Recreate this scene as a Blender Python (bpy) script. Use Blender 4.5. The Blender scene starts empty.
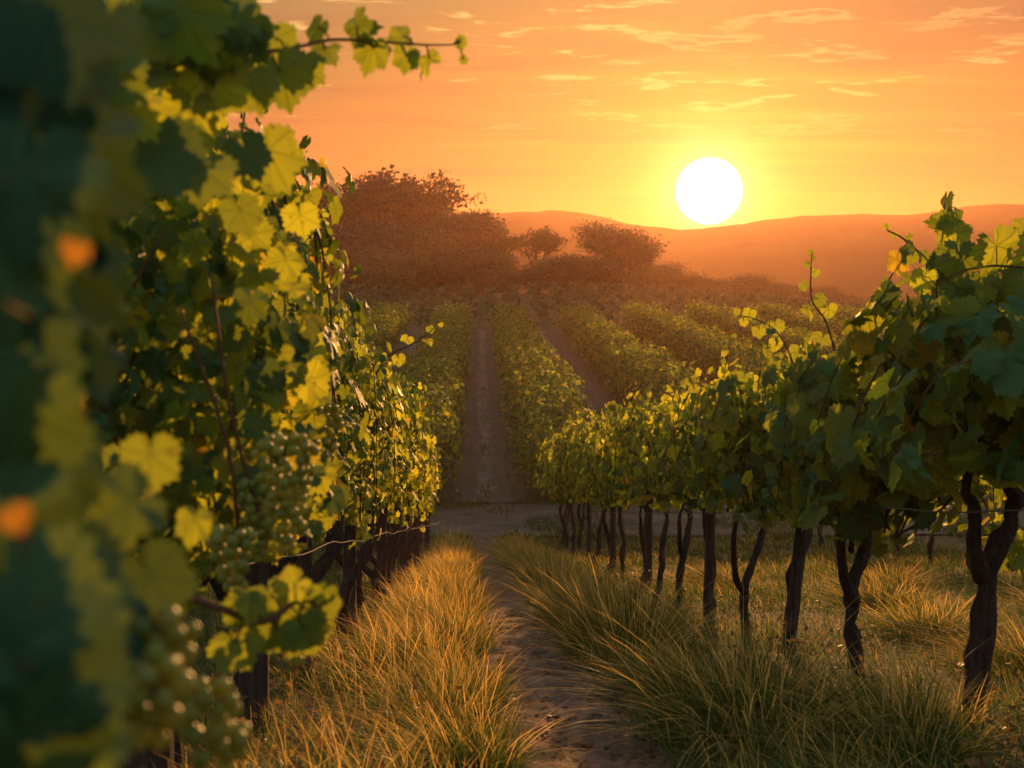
import bpy, math, random
import numpy as np
from mathutils import Vector, Matrix, noise as mnoise

# ------------------------------------------------------------------ camera, world, sun, exposure
S = bpy.context.scene
COL = S.collection
F = 1150.0
CAMZ = 0.95
YAW = math.atan(32 / F)
PITCH = -math.atan(54 / F)
cam_d = bpy.data.cameras.new('camera')
cam = bpy.data.objects.new('camera', cam_d)
COL.objects.link(cam)
cam.location = (0, 0, CAMZ)
cam.rotation_euler = (math.pi / 2 + PITCH, 0, -YAW)
cam_d.sensor_width = 36.0
cam_d.lens = F / 1024 * 36.0
cam_d.clip_start = 0.05
cam_d.clip_end = 6000
cam_d.dof.use_dof = True
cam_d.dof.focus_distance = 8.0
cam_d.dof.aperture_fstop = 4.6
cam_d.dof.aperture_blades = 0
S.camera = cam
_R = cam.rotation_euler.to_matrix()
C_R, C_U, C_F = _R @ Vector((1, 0, 0)), _R @ Vector((0, 1, 0)), _R @ Vector((0, 0, -1))


def P(px, py, d):
    """world point seen at pixel (px, py) at depth d metres"""
    return Vector((0, 0, CAMZ)) + d * (C_F + C_R * ((px - 512) / F) + C_U * ((384 - py) / F))


SUN = (P(709, 191, 1.0) - Vector((0, 0, CAMZ))).normalized()
SUN_EL, SUN_AZ = math.asin(SUN.z), math.atan2(SUN.x, SUN.y)

S.render.engine = 'CYCLES'
S.view_settings.view_transform = 'Standard'
S.view_settings.look = 'None'
S.view_settings.gamma = 1.0
S.view_settings.exposure = 0.75
cy = S.cycles
cy.use_denoising = True
cy.max_bounces = 6
cy.diffuse_bounces = 3
cy.glossy_bounces = 2
cy.transmission_bounces = 3
cy.volume_bounces = 0
cy.transparent_max_bounces = 4
cy.sample_clamp_indirect = 4.0
cy.use_fast_gi = False

W = bpy.data.worlds.new('World')
S.world = W
W.use_nodes = True


class NT:
    """small node-tree helper"""
    def __init__(s, tree):
        s.t = tree; s.t.nodes.clear()

    def n(s, typ, ins=None, **kw):
        nd = s.t.nodes.new(typ)
        for k, v in kw.items(): setattr(nd, k, v)
        for k, v in (ins or {}).items():
            sock = nd.inputs[k]
            if isinstance(v, bpy.types.NodeSocket): s.t.links.new(v, sock)
            elif isinstance(v, bpy.types.Node): s.t.links.new(v.outputs[0], sock)
            else:
                if isinstance(v, tuple) and len(v) == 3 and sock.type == 'RGBA': v = v + (1,)
                sock.default_value = v
        return nd

    def m(s, op, a, b=0.0, c=0.0, clamp=False):
        return s.n('ShaderNodeMath', {0: a, 1: b, 2: c}, operation=op, use_clamp=clamp).outputs[0]

    def vm(s, op, a, b=(0, 0, 0)):
        nd = s.n('ShaderNodeVectorMath', {0: a, 1: b}, operation=op)
        return nd.outputs['Value'] if op in ('DOT_PRODUCT', 'LENGTH') else nd.outputs[0]

    def mix(s, f, a, b, mode='MIX'):
        nd = s.n('ShaderNodeMix', data_type='RGBA', blend_type=mode)
        for i, v in ((0, f), (6, a), (7, b)):
            if isinstance(v, bpy.types.NodeSocket): s.t.links.new(v, nd.inputs[i])
            else: nd.inputs[i].default_value = v + (1,) if isinstance(v, tuple) else v
        return nd.outputs[2]

    def ramp(s, f, pts, interp='LINEAR'):
        nd = s.n('ShaderNodeValToRGB', {0: f})
        cr = nd.color_ramp; cr.interpolation = interp
        while len(cr.elements) > 1: cr.elements.remove(cr.elements[-1])
        for i, (p, c) in enumerate(pts):
            e = cr.elements[0] if i == 0 else cr.elements.new(p)
            e.position = p; e.color = (c if isinstance(c, tuple) else (c, c, c)) + (1,)
        return nd.outputs[0]

    def rng(s, v, a, b, c=0.0, d=1.0, smooth=True):
        return s.n('ShaderNodeMapRange', {0: v, 1: a, 2: b, 3: c, 4: d}, interpolation_type='SMOOTHSTEP' if smooth else 'LINEAR').outputs[0]

    def noise(s, vec, scale, detail=3.0, rough=0.5, dist=0.0):
        return s.n('ShaderNodeTexNoise', {'Vector': vec, 'Scale': scale, 'Detail': detail, 'Roughness': rough, 'Distortion': dist}).outputs[0]


def build_world():
    t = NT(W.node_tree)
    d = t.n('ShaderNodeTexCoord').outputs['Generated']
    d = t.vm('NORMALIZE', d)
    sep = t.n('ShaderNodeSeparateXYZ', {0: d})
    x, y, z = sep.outputs
    cs = t.vm('DOT_PRODUCT', d, tuple(SUN))
    # evening sky: elevation gradient on the sun side, pinkish-blue behind the viewer, brightened as fill light
    el = t.m('MULTIPLY', t.m('ARCSINE', z), 180 / math.pi)
    warm = t.ramp(t.rng(el, -5, 60, smooth=False), [
        (0.00, (0.30, 0.08, 0.02)), (0.10, (0.30, 0.08, 0.014)), (0.19, (0.22, 0.07, 0.02)), (0.27, (0.13, 0.095, 0.032)),
        (0.36, (0.10, 0.115, 0.06)), (0.46, (0.16, 0.13, 0.09)), (0.65, (0.24, 0.20, 0.19)), (1.0, (0.20, 0.24, 0.32))])
    cool = t.ramp(t.rng(el, -5, 60, smooth=False), [
        (0.0, (0.24, 0.21, 0.20)), (0.15, (0.34, 0.29, 0.30)), (0.45, (0.26, 0.31, 0.36)), (1.0, (0.18, 0.27, 0.37))])
    sky = t.mix(t.rng(cs, 0.0, 0.9), cool, warm)
    # streaky clouds: project the direction on a cloud deck
    iz = t.m('DIVIDE', 1.0, t.m('MAXIMUM', t.m('ADD', z, 0.035), 0.02))
    cp = t.n('ShaderNodeCombineXYZ', {0: t.m('MULTIPLY', x, iz), 1: t.m('MULTIPLY', y, iz), 2: 0.0}).outputs[0]
    cpa = t.n('ShaderNodeMapping', {'Vector': cp, 'Scale': (1.25, 2.3, 1), 'Location': (3.1, 0.6, 0)}).outputs[0]
    n1 = t.noise(cpa, 2.4, 7.0, 0.60, 0.25)
    n0 = t.noise(cpa, 0.55, 2.0, 0.5)
    cum = t.m('MULTIPLY', t.rng(t.m('ADD', n1, t.m('MULTIPLY', t.m('SUBTRACT', n0, 0.5), 0.55)), 0.56, 0.67), t.rng(el, 7.5, 13.0))
    core = t.rng(t.m('ADD', n1, t.m('MULTIPLY', t.m('SUBTRACT', n0, 0.5), 0.55)), 0.62, 0.72)
    ccol = t.mix(core, (0.52, 0.40, 0.13), (0.16, 0.11, 0.05))
    sky = t.mix(t.m('MULTIPLY', cum, 0.85), sky, ccol)
    # thin veils
    cpb = t.n('ShaderNodeMapping', {'Vector': cp, 'Scale': (0.16, 1.9, 1), 'Location': (1.7, 9.2, 0)}).outputs[0]
    n2 = t.noise(cpb, 1.1, 5.0, 0.55, 0.3)
    veil = t.m('MULTIPLY', t.rng(n2, 0.50, 0.70), t.rng(el, 2.5, 9.0))
    sky = t.mix(t.m('MULTIPLY', veil, 0.5), sky, t.mix(t.rng(cs, 0.93, 1.0), (0.06, 0.025, 0.012), (0.32, 0.20, 0.03)))
    # broad dull bank low on the right
    bank = t.m('MULTIPLY', t.rng(t.noise(t.n('ShaderNodeMapping', {'Vector': cp, 'Scale': (0.35, 1.1, 1), 'Location': (5.2, 3.3, 0)}).outputs[0], 1.0, 6.0, .6, .4), .47, .62), t.m('MULTIPLY', t.rng(el, 4.5, 8.0), t.rng(el, 13, 18, 1.0, 0.3)))
    sky = t.mix(t.m('MULTIPLY', bank, .55), sky, (0.05, 0.022, 0.035))
    # aureole and disc of the sun
    ang = t.m('MULTIPLY', t.m('ARCCOSINE', t.m('MINIMUM', cs, 1.0)), 180 / math.pi)
    g1 = t.m('EXPONENT', t.m('MULTIPLY', ang, -0.30))
    g2 = t.m('EXPONENT', t.m('MULTIPLY', ang, -0.11))
    sky = t.mix(1.0, sky, t.mix(g1, (0, 0, 0), (0.30, 0.33, 0.03)), 'ADD')
    sky = t.mix(1.0, sky, t.mix(g2, (0, 0, 0), (0.05, 0.03, 0.0)), 'ADD')
    disc = t.rng(ang, 1.38, 1.62, 1.0, 0.0)
    g3 = t.m('EXPONENT', t.m('MULTIPLY', ang, -1.1))
    sky = t.mix(1.0, sky, t.mix(g3, (0, 0, 0), (2.2, 2.0, 0.9)), 'ADD')
    sky = t.mix(disc, sky, (26.0, 21.0, 14.0))
    bg1 = t.n('ShaderNodeBackground', {'Color': sky, 'Strength': 1.0})
    nis = t.n('ShaderNodeTexSky', sky_type='NISHITA', sun_disc=False, sun_elevation=SUN_EL, sun_rotation=SUN_AZ)
    tint = t.mix(t.rng(cs, 0.0, 0.9), (0.5, 0.5, 0.55), (0.09, 0.045, 0.018))
    bg2 = t.n('ShaderNodeBackground', {'Color': t.mix(1.0, nis.outputs[0], tint, 'MULTIPLY'), 'Strength': 0.05})
    add = t.n('ShaderNodeAddShader', {0: bg1, 1: bg2})
    t.n('ShaderNodeOutputWorld', {0: add})


build_world()
W.cycles.sampling_method = 'MANUAL'
W.cycles.sample_map_resolution = 1024

sun_l = bpy.data.lights.new('sun', 'SUN')
sun_l.energy = 5.0
sun_l.angle = math.radians(0.6)
sun_l.color = (1.0, 0.47, 0.15)
sun_o = bpy.data.objects.new('sun', sun_l)
COL.objects.link(sun_o)
sun_o.rotation_euler = SUN.to_track_quat('Z', 'Y').to_euler()

# ------------------------------------------------------------------ helpers
rnd = random.Random(7)
RG = np.random.default_rng(11)


def tag(o, label=None, cat=None, group=None, kind=None):
    if label: o['label'] = label
    if cat: o['category'] = cat
    if group: o['group'] = group
    if kind: o['kind'] = kind
    return o


def empty(name, loc, rz=0.0):
    o = bpy.data.objects.new(name, None)
    o.empty_display_size = 0.2
    COL.objects.link(o); o.location = loc; o.rotation_euler = (0, 0, rz)
    return o


def link(name, me, mat=None, parent=None):
    if mat is not None and not me.materials: me.materials.append(mat)
    o = bpy.data.objects.new(name, me)
    COL.objects.link(o)
    if parent is not None: o.parent = parent
    return o


def copy_tree(o, parent=None):
    c = o.copy(); COL.objects.link(c); c.parent = parent
    for ch in list(o.children): copy_tree(ch, c)
    return c


def tri_mesh(name, V, T, uv=None, tone=None, smooth=True, mat_idx=None):
    """V (n,3), T (m,3) -> mesh, uv per vertex (n,2), tone per vertex (n,)"""
    me = bpy.data.meshes.new(name)
    V = np.asarray(V, np.float32); T = np.asarray(T, np.int32)
    me.vertices.add(len(V)); me.vertices.foreach_set('co', V.ravel())
    me.loops.add(T.size); me.loops.foreach_set('vertex_index', T.ravel())
    me.polygons.add(len(T))
    me.polygons.foreach_set('loop_start', np.arange(0, T.size, 3, dtype=np.int32))
    me.polygons.foreach_set('loop_total', np.full(len(T), 3, np.int32))
    if smooth: me.polygons.foreach_set('use_smooth', np.ones(len(T), bool))
    if mat_idx is not None: me.polygons.foreach_set('material_index', np.asarray(mat_idx, np.int32))
    if uv is not None:
        l = me.uv_layers.new(name='UVMap')
        l.data.foreach_set('uv', np.asarray(uv, np.float32)[T.ravel()].ravel())
    if tone is not None:
        a = me.attributes.new('tone', 'FLOAT', 'POINT')
        a.data.foreach_set('value', np.asarray(tone, np.float32))
    me.update(calc_edges=True)
    return me


def merge(parts):
    """list of (V,T,uv,tone) -> one"""
    vs, ts, us, os_, n = [], [], [], [], 0
    for V, T, uv, tone in parts:
        vs.append(V); ts.append(T + n); us.append(uv); os_.append(tone); n += len(V)
    return np.concatenate(vs), np.concatenate(ts), np.concatenate(us), np.concatenate(os_)


def norm(a):
    return a / np.maximum(np.linalg.norm(a, axis=-1, keepdims=True), 1e-9)


# ---- terrain
def sst(a, b, x):
    t = np.clip((x - a) / (b - a), 0, 1)
    return t * t * (3 - 2 * t)


def gz(x, y):
    x = np.asarray(x, float); y = np.asarray(y, float)
    near = -0.161 * np.maximum(y, -12)
    hill = -5.95 + 0.08 * y
    k = 0.7
    h = (near + hill + np.sqrt((near - hill) ** 2 + k * k)) / 2
    fall = 8.2 - 0.20 * (y - 165)
    h = (h + fall - np.sqrt((h - fall) ** 2 + 9)) / 2 * sst(60, 120, y) + h * (1 - sst(60, 120, y))
    xr = np.maximum(x - 14, 0)
    h = h - np.minimum(0.0027 * xr * xr, 34) * sst(70, 150, y)
    h = h + 2.2 * sst(8, 40, -x) * sst(60, 150, y)
    h = np.maximum(h, -38 + 1.5 * np.sin(x * .013) * np.cos(y * .011))
    h = h + (0.03 * np.sin(x * 1.7 + 1.0) * np.sin(y * 0.9) + 0.02 * np.sin(x * 4.1) * np.cos(y * 3.3 + 2)) * (1 - sst(20, 28, y))
    return h


def g1(x, y):
    return float(gz(x, y))


# ---- materials
def mat(name):
    m = bpy.data.materials.new(name); m.use_nodes = True
    return m, NT(m.node_tree)


def leaf_mat(name, dark, mid, trans, tfac=0.5, veins=True, rough=0.6, yellow=(0.30, 0.24, 0.03), gloss=0.1, var_f=0.45):
    m, t = mat(name)
    tone = t.n('ShaderNodeAttribute', attribute_name='tone').outputs['Fac']
    oi = t.n('ShaderNodeObjectInfo').outputs['Random']
    pos = t.n('ShaderNodeNewGeometry').outputs['Position']
    ns = t.noise(pos, 14.0, 2.0)
    base = t.mix(tone, dark, mid)
    base = t.mix(t.m('MULTIPLY', ns, 0.35), base, t.mix(1.0, base, (1.6, 1.4, 0.8), 'MULTIPLY'))
    if not veins:
        var = t.n('ShaderNodeCombineColor', {0: t.rng(oi, 0, 1, .55, 1.35, False), 1: t.rng(oi, 0, 1, .65, 1.3, False), 2: 1.0}).outputs[0]
        base = t.mix(var_f, base, t.mix(1.0, base, var, 'MULTIPLY'))
    old_or_glint = t.rng(tone, 0.955, 0.99)
    base = t.mix(t.m('MULTIPLY', old_or_glint, 0.8), base, yellow)
    tr = t.mix(tone, t.mix(1.0, trans, (0.55, 0.8, 0.8), 'MULTIPLY'), trans)
    tr = t.mix(old_or_glint, tr, t.mix(1.0, yellow, (2.2, 1.9, 1.2), 'MULTIPLY'))
    bump = None
    if veins:
        uv = t.n('ShaderNodeUVMap').outputs[0]
        sp = t.n('ShaderNodeSeparateXYZ', {0: uv})
        u, v = sp.outputs[0], sp.outputs[1]
        ax = t.m('ABSOLUTE', u)
        r = t.vm('LENGTH', uv)
        a = t.m('ARCTAN2', ax, v)
        f = t.m('ABSOLUTE', t.m('SUBTRACT', t.m('FRACT', t.m('ADD', t.m('DIVIDE', a, 0.91), 0.5)), 0.5))
        dist = t.m('MULTIPLY', t.m('MULTIPLY', f, 0.91), r)
        main = t.rng(dist, 0.012, 0.035, 1.0, 0.0)
        sec = t.m('ABSOLUTE', t.m('SUBTRACT', t.m('FRACT', t.m('ADD', t.m('MULTIPLY', r, 7.0), t.m('MULTIPLY', f, -5.0))), 0.5))
        sec = t.rng(sec, 0.03, 0.13, 0.55, 0.0)
        vein = t.m('MAXIMUM', main, sec)
        base = t.mix(t.m('MULTIPLY', vein, 0.45), base, t.mix(1.0, base, (2.4, 2.0, 1.6), 'MULTIPLY'))
        tr = t.mix(t.m('MULTIPLY', vein, 0.75), tr, t.mix(1.0, tr, (0.38, 0.45, 0.4), 'MULTIPLY'))
        spot = t.rng(t.noise(pos, 60.0, 3.0), .64, .72)
        base = t.mix(t.m('MULTIPLY', spot, .6), base, (0.10, 0.055, 0.02)); tr = t.mix(t.m('MULTIPLY', spot, .6), tr, (0.18, 0.08, 0.01))
        hgt = t.m('ADD', t.m('MULTIPLY', vein, -0.5), t.m('MULTIPLY', t.noise(uv, 6.0, 2.0), 1.0))
        bump = t.n('ShaderNodeBump', {'Strength': 0.35, 'Distance': 0.01, 'Height': hgt}).outputs[0]
    pr = {'Base Color': base, 'Roughness': rough, 'Specular IOR Level': gloss}
    if bump is not None: pr['Normal'] = bump
    p = t.n('ShaderNodeBsdfPrincipled', pr)
    tl = t.n('ShaderNodeBsdfTranslucent', {'Color': tr})
    mx = t.n('ShaderNodeMixShader', {0: t.m('MULTIPLY', t.rng(tone, 0.12, 0.92, 0.22, 1.0, smooth=False), tfac), 1: p, 2: tl})
    t.n('ShaderNodeOutputMaterial', {0: mx})
    return m


M_leaf = leaf_mat('vine_leaf', (0.022, 0.064, 0.028), (0.075, 0.14, 0.028), (0.60, 0.60, 0.03), 0.64)
M_leaf_shade = leaf_mat('shaded_vine_leaf', (0.010, 0.042, 0.030), (0.050, 0.110, 0.032), (0.34, 0.42, 0.04), 0.34, yellow=(0.42, 0.20, 0.02))  # shade put into a darker copy of vine_leaf; its yellow paints glints
M_leaf_mid = leaf_mat('vine_leaf_distant', (0.024, 0.064, 0.026), (0.08, 0.140, 0.028), (0.78, 0.74, 0.04), 0.66, veins=False)
M_leaf_hill = leaf_mat('hillside_vine_leaf', (0.018, 0.045, 0.022), (0.060, 0.105, 0.030), (0.44, 0.50, 0.035), 0.55, veins=False)
M_tree = leaf_mat('tree_leaves', (0.010, 0.032, 0.022), (0.045, 0.080, 0.042), (0.06, 0.09, 0.03), 0.2, veins=False, yellow=(0.09, 0.08, 0.02), gloss=0.05, var_f=1.0)
M_weed = leaf_mat('weed_leaves', (0.05, 0.06, 0.02), (0.16, 0.08, 0.035), (0.35, 0.18, 0.05), 0.4, veins=False)


def bark_mat(name, c0, c1, scale=1.0):
    m, t = mat(name)
    oc = t.n('ShaderNodeTexCoord').outputs['Object']
    mp = t.n('ShaderNodeMapping', {'Vector': oc, 'Scale': (26 * scale, 26 * scale, 4.0 * scale)}).outputs[0]
    n = t.m('ADD', t.m('MULTIPLY', t.noise(mp, 1.6, 8.0, 0.7, 0.9), .6), t.m('MULTIPLY', t.noise(t.n('ShaderNodeMapping', {'Vector': oc, 'Scale': (60 * scale, 60 * scale, 3.0 * scale)}).outputs[0], 1.0, 4.0, .6, 1.2), .4))
    n2 = t.noise(oc, 3.0 * scale, 3.0)
    c = t.mix(t.rng(n, 0.35, 0.68), c0, c1)
    c = t.mix(t.m('MULTIPLY', n2, 0.4), c, (0.03, 0.022, 0.016))
    b = t.n('ShaderNodeBump', {'Strength': 1.0, 'Distance': 0.03, 'Height': n})
    p = t.n('ShaderNodeBsdfPrincipled', {'Base Color': c, 'Roughness': 0.9, 'Normal': b, 'Specular IOR Level': 0.2})
    t.n('ShaderNodeOutputMaterial', {0: p})
    return m


M_bark = bark_mat('vine_bark', (0.018, 0.013, 0.011), (0.085, 0.060, 0.047))
M_post = bark_mat('weathered_post_wood', (0.028, 0.021, 0.017), (0.12, 0.088, 0.07))
M_tbark = bark_mat('tree_bark', (0.03, 0.02, 0.015), (0.10, 0.07, 0.05), 0.1)


def simple(name, col, rough=0.6, spec=0.3, metal=0.0):
    m, t = mat(name)
    oc = t.n('ShaderNodeTexCoord').outputs['Object']
    n = t.noise(oc, 9.0, 3.0)
    c = t.mix(n, tuple(v * 0.7 for v in col), tuple(min(1, v * 1.3) for v in col))
    p = t.n('ShaderNodeBsdfPrincipled', {'Base Color': c, 'Roughness': rough, 'Specular IOR Level': spec, 'Metallic': metal})
    t.n('ShaderNodeOutputMaterial', {0: p})
    return m


M_cane = simple('vine_cane', (0.11, 0.06, 0.028), 0.75, 0.05)
M_wire = simple('galvanised_wire', (0.15, 0.13, 0.12), 0.8, 0.1, 0.0)


def grape_mat():
    m, t = mat('grape_skin')
    tone = t.n('ShaderNodeAttribute', attribute_name='tone').outputs['Fac']
    c = t.mix(tone, (0.07, 0.13, 0.02), (0.24, 0.25, 0.045))
    c = t.mix(t.rng(t.noise(t.n('ShaderNodeTexCoord').outputs['Object'], 90.0, 4.0), .5, .7, 0, .35), c, (0.30, 0.30, 0.20))
    p = t.n('ShaderNodeBsdfPrincipled', {'Base Color': c, 'Roughness': 0.42, 'Specular IOR Level': 0.25,
                                         'Subsurface Weight': 0.35, 'Subsurface Radius': (0.01, 0.008, 0.003)})
    tl = t.n('ShaderNodeBsdfTranslucent', {'Color': (0.60, 0.58, 0.06)})
    mx = t.n('ShaderNodeMixShader', {0: 0.35, 1: p, 2: tl})
    t.n('ShaderNodeOutputMaterial', {0: mx})
    return m


M_grape = grape_mat()


def grass_mat():
    m, t = mat('long_grass')
    tone = t.n('ShaderNodeAttribute', attribute_name='tone').outputs['Fac']
    v = t.n('ShaderNodeSeparateXYZ', {0: t.n('ShaderNodeUVMap').outputs[0]}).outputs[1]
    green = t.mix(tone, (0.028, 0.070, 0.016), (0.08, 0.135, 0.028))
    gold = t.mix(tone, (0.36, 0.28, 0.05), (0.74, 0.54, 0.17))  # dry straw tips, lightened further to paint sunlight catching them
    f = t.m('ADD', t.m('MULTIPLY', v, 0.9), t.m('MULTIPLY', t.m('SUBTRACT', tone, 0.5), 0.9))
    c = t.mix(t.rng(f, 0.52, 1.12), green, gold)
    p = t.n('ShaderNodeBsdfPrincipled', {'Base Color': c, 'Roughness': 0.65, 'Specular IOR Level': 0.08})
    tl = t.n('ShaderNodeBsdfTranslucent', {'Color': t.mix(1.0, c, (1.7, 1.4, 1.0), 'MULTIPLY')})
    mx = t.n('ShaderNodeMixShader', {0: 0.5, 1: p, 2: tl})
    t.n('ShaderNodeOutputMaterial', {0: mx})
    return m


M_grass = grass_mat()


def ground_mat(name, cols, scale, rough=0.95, bump=0.03, litter=0.0):
    m, t = mat(name)
    pos = t.n('ShaderNodeNewGeometry').outputs['Position']
    n = t.noise(pos, scale, 8.0, 0.65)
    n2 = t.noise(pos, scale * 0.12, 4.0, 0.6)
    n3 = t.noise(pos, scale * 7, 3.0, 0.6)
    c = t.ramp(t.m('ADD', t.m('MULTIPLY', n, 0.6), t.m('MULTIPLY', n2, 0.4)), [(0.34, cols[0]), (0.5, cols[1]), (0.66, cols[2])])
    c = t.mix(t.m('MULTIPLY', n3, 0.5), c, t.mix(1.0, c, (0.45, 0.45, 0.45), 'MULTIPLY'))
    if litter:
        vo = t.n('ShaderNodeTexVoronoi', {'Vector': pos, 'Scale': scale * 4}).outputs['Color']
        vs = t.n('ShaderNodeSeparateXYZ', {0: vo}).outputs[0]
        c = t.mix(t.m('MULTIPLY', t.rng(vs, 0.75, 0.85), litter), c, (0.22, 0.10, 0.05))
    h = t.m('ADD', n, t.m('MULTIPLY', n3, 0.5))
    b = t.n('ShaderNodeBump', {'Strength': 0.9, 'Distance': bump, 'Height': h})
    p = t.n('ShaderNodeBsdfPrincipled', {'Base Color': c, 'Roughness': rough, 'Normal': b, 'Specular IOR Level': 0.15})
    t.n('ShaderNodeOutputMaterial', {0: p})
    return m


M_ground = ground_mat('vineyard_soil_and_turf', ((0.045, 0.05, 0.018), (0.085, 0.075, 0.028), (0.14, 0.095, 0.045)), 2.6, bump=0.05)
M_path = ground_mat('trodden_earth', ((0.08, 0.050, 0.032), (0.18, 0.12, 0.078), (0.30, 0.21, 0.145)), 5.0, bump=0.05, litter=0.6)
M_lane = ground_mat('bare_lane_earth', ((0.10, 0.075, 0.055), (0.17, 0.125, 0.10), (0.26, 0.20, 0.16)), 1.6, bump=0.08)


def lane_mat():
    m, t = mat('lane_soil_with_thin_grass')
    pos = t.n('ShaderNodeNewGeometry').outputs['Position']
    u = t.n('ShaderNodeSeparateXYZ', {0: t.n('ShaderNodeUVMap').outputs[0]}).outputs[0]
    st = t.n('ShaderNodeMapping', {'Vector': pos, 'Scale': (1.6, .35, 1)}).outputs[0]
    n, n2, n3 = t.noise(st, 1.8, 7.0, .65), t.noise(pos, 5.0, 6.0, .7), t.noise(pos, .5, 3.0)
    au = t.m('ABSOLUTE', t.m('ADD', u, t.m('MULTIPLY', t.m('SUBTRACT', n, .5), .8)))
    c = t.mix(n2, (0.055, 0.055, 0.035), (0.13, 0.11, 0.08))
    c = t.mix(t.rng(au, .30, .05), c, t.mix(n2, (0.13, 0.11, 0.09), (0.28, 0.23, 0.20)))
    gr = t.m('MULTIPLY', t.rng(t.m('ADD', t.m('MULTIPLY', t.m('ABSOLUTE', t.m('SUBTRACT', au, .5)), 1.2), t.m('MULTIPLY', n3, .9)), .45, .75), t.rng(n2, .35, .6))
    c = t.mix(t.m('MULTIPLY', gr, .8), c, t.mix(n, (0.03, 0.05, 0.018), (0.07, 0.09, 0.03)))
    b = t.n('ShaderNodeBump', {'Strength': 1.0, 'Distance': 0.08, 'Height': n2})
    p = t.n('ShaderNodeBsdfPrincipled', {'Base Color': c, 'Roughness': .95, 'Normal': b, 'Specular IOR Level': 0.1})
    t.n('ShaderNodeOutputMaterial', {0: p})
    return m


M_lanegrass = lane_mat()
M_track = ground_mat('grassy_track_soil', ((0.04, 0.05, 0.02), (0.10, 0.08, 0.05), (0.19, 0.15, 0.11)), 1.3, bump=0.06)
M_hill = ground_mat('distant_hillside', ((0.03, 0.04, 0.018), (0.055, 0.06, 0.025), (0.09, 0.08, 0.04)), 0.035, bump=1.5)
_nt = M_hill.node_tree
_df = _nt.nodes.new('ShaderNodeBsdfDiffuse')
_pb = next(n for n in _nt.nodes if n.type == 'BSDF_PRINCIPLED')
_nt.links.new(_pb.inputs['Base Color'].links[0].from_socket, _df.inputs[0])
_nt.links.new(_df.outputs[0], next(n for n in _nt.nodes if n.type == 'OUTPUT_MATERIAL').inputs[0])

# ------------------------------------------------------------------ the setting
def grid_mesh(name, X, Y, Z, U=None):
    ny, nx = X.shape
    V = np.stack([X, Y, Z], -1).reshape(-1, 3)
    i = np.arange(ny * nx).reshape(ny, nx)
    a, b, c, d = i[:-1, :-1].ravel(), i[:-1, 1:].ravel(), i[1:, 1:].ravel(), i[1:, :-1].ravel()
    T = np.concatenate([np.stack([a, b, c], 1), np.stack([a, c, d], 1)])
    return tri_mesh(name, V, T, None if U is None else np.stack([U.ravel(), Y.ravel()], 1))


xs = np.concatenate([-np.geomspace(780, 12, 42), np.linspace(-11.5, 13, 120), np.geomspace(13.5, 780, 44)])
ys = np.concatenate([np.linspace(-60, -1, 12), np.linspace(0, 30, 130), np.geomspace(30.6, 200, 90), np.geomspace(206, 780, 30)])
GX, GY = np.meshgrid(xs, ys)
ground = link('ground', grid_mesh('ground', GX, GY, gz(GX, GY)), M_ground)
tag(ground, kind='structure')


def path_x(y):
    return 0.36 + 0.07 * np.sin(y * 0.42 + 0.4) - 0.008 * y


def strip(name, material, y0, y1, xc, hw, ny, nx, lift=0.006, rough=0.03, edge=0.10):
    yy = np.linspace(y0, y1, ny); u = np.linspace(-1, 1, nx)
    Y, U = np.meshgrid(yy, u, indexing='ij')
    wob = 1 + edge * np.sin(Y * 3.1) + edge * .7 * np.sin(Y * 7.3 + 1)
    X = xc(Y) + U * hw * wob
    Z = gz(X, Y)
    nz = np.array([mnoise.noise(Vector((a * 5, b * 5, 0))) + .6 * mnoise.noise(Vector((a * 17, b * 17, 3))) for a, b in zip(X.ravel(), Y.ravel())]).reshape(X.shape)
    Z = Z + lift + rough * (nz + .8) * (1 - U ** 4) 
    return tag(link(name, grid_mesh(name, X, Y, Z, U), material), kind='structure')


strip('dirt_path', M_path, 1.2, 25.4, path_x, 0.31, 520, 26, rough=0.028)
strip('farm_track', M_track, 25.2, 28.9, lambda y: 3.0 + 0 * y, 26.0, 40, 160, lift=0.015, rough=0.03, edge=0.0)
HROWS = [-15.6, -11.0, -6.3, -1.75, 2.05, 6.65, 11.2, 15.8, 20.4, 25.0]
for a, b in zip(HROWS[:-1], HROWS[1:]):
    strip('dirt_lane', M_lanegrass, 29.3, 86, (lambda y, c=(a + b) / 2: c + 0 * y), (b - a) / 2 - 0.75, 150, 14, lift=0.02, rough=0.035, edge=0.05)

# distant hills: ridges round the valley
def ridge(name, r, thick, table, seed, amp):
    az = np.radians(np.linspace(-75, 80, 620))
    pxs = 512 + F * np.tan(np.clip(az - YAW, -1.2, 1.2))
    ty = np.interp(pxs, [p for p, _ in table], [q for _, q in table])
    top = (330 - ty) / F * r * np.cos(az - YAW) + CAMZ
    top = top + np.array([mnoise.fractal(Vector((a * 9, seed, 0)), 1.0, 2.0, 6) for a in az]) * amp * .7
    rr = np.linspace(-1, 1, 26)
    A, Rr = np.meshgrid(az, rr, indexing='ij')
    cross = (1 - np.abs(Rr)) ** 0.9
    rad = r + Rr * thick
    X, Y = rad * np.sin(A), rad * np.cos(A)
    base = -41.0
    nz = np.array([mnoise.fractal(Vector((a * .012, b * .012, seed)), 1.0, 2.1, 5) for a, b in zip(X.ravel(), Y.ravel())]).reshape(X.shape)
    Z = base + (top[:, None] - base) * cross + nz * amp * .8 * (0.25 + np.minimum(np.abs(Rr) * 3, 1)) * (cross > 0)
    return tag(link(name, grid_mesh(name, X, Y, Z), M_hill), kind='structure')


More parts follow.
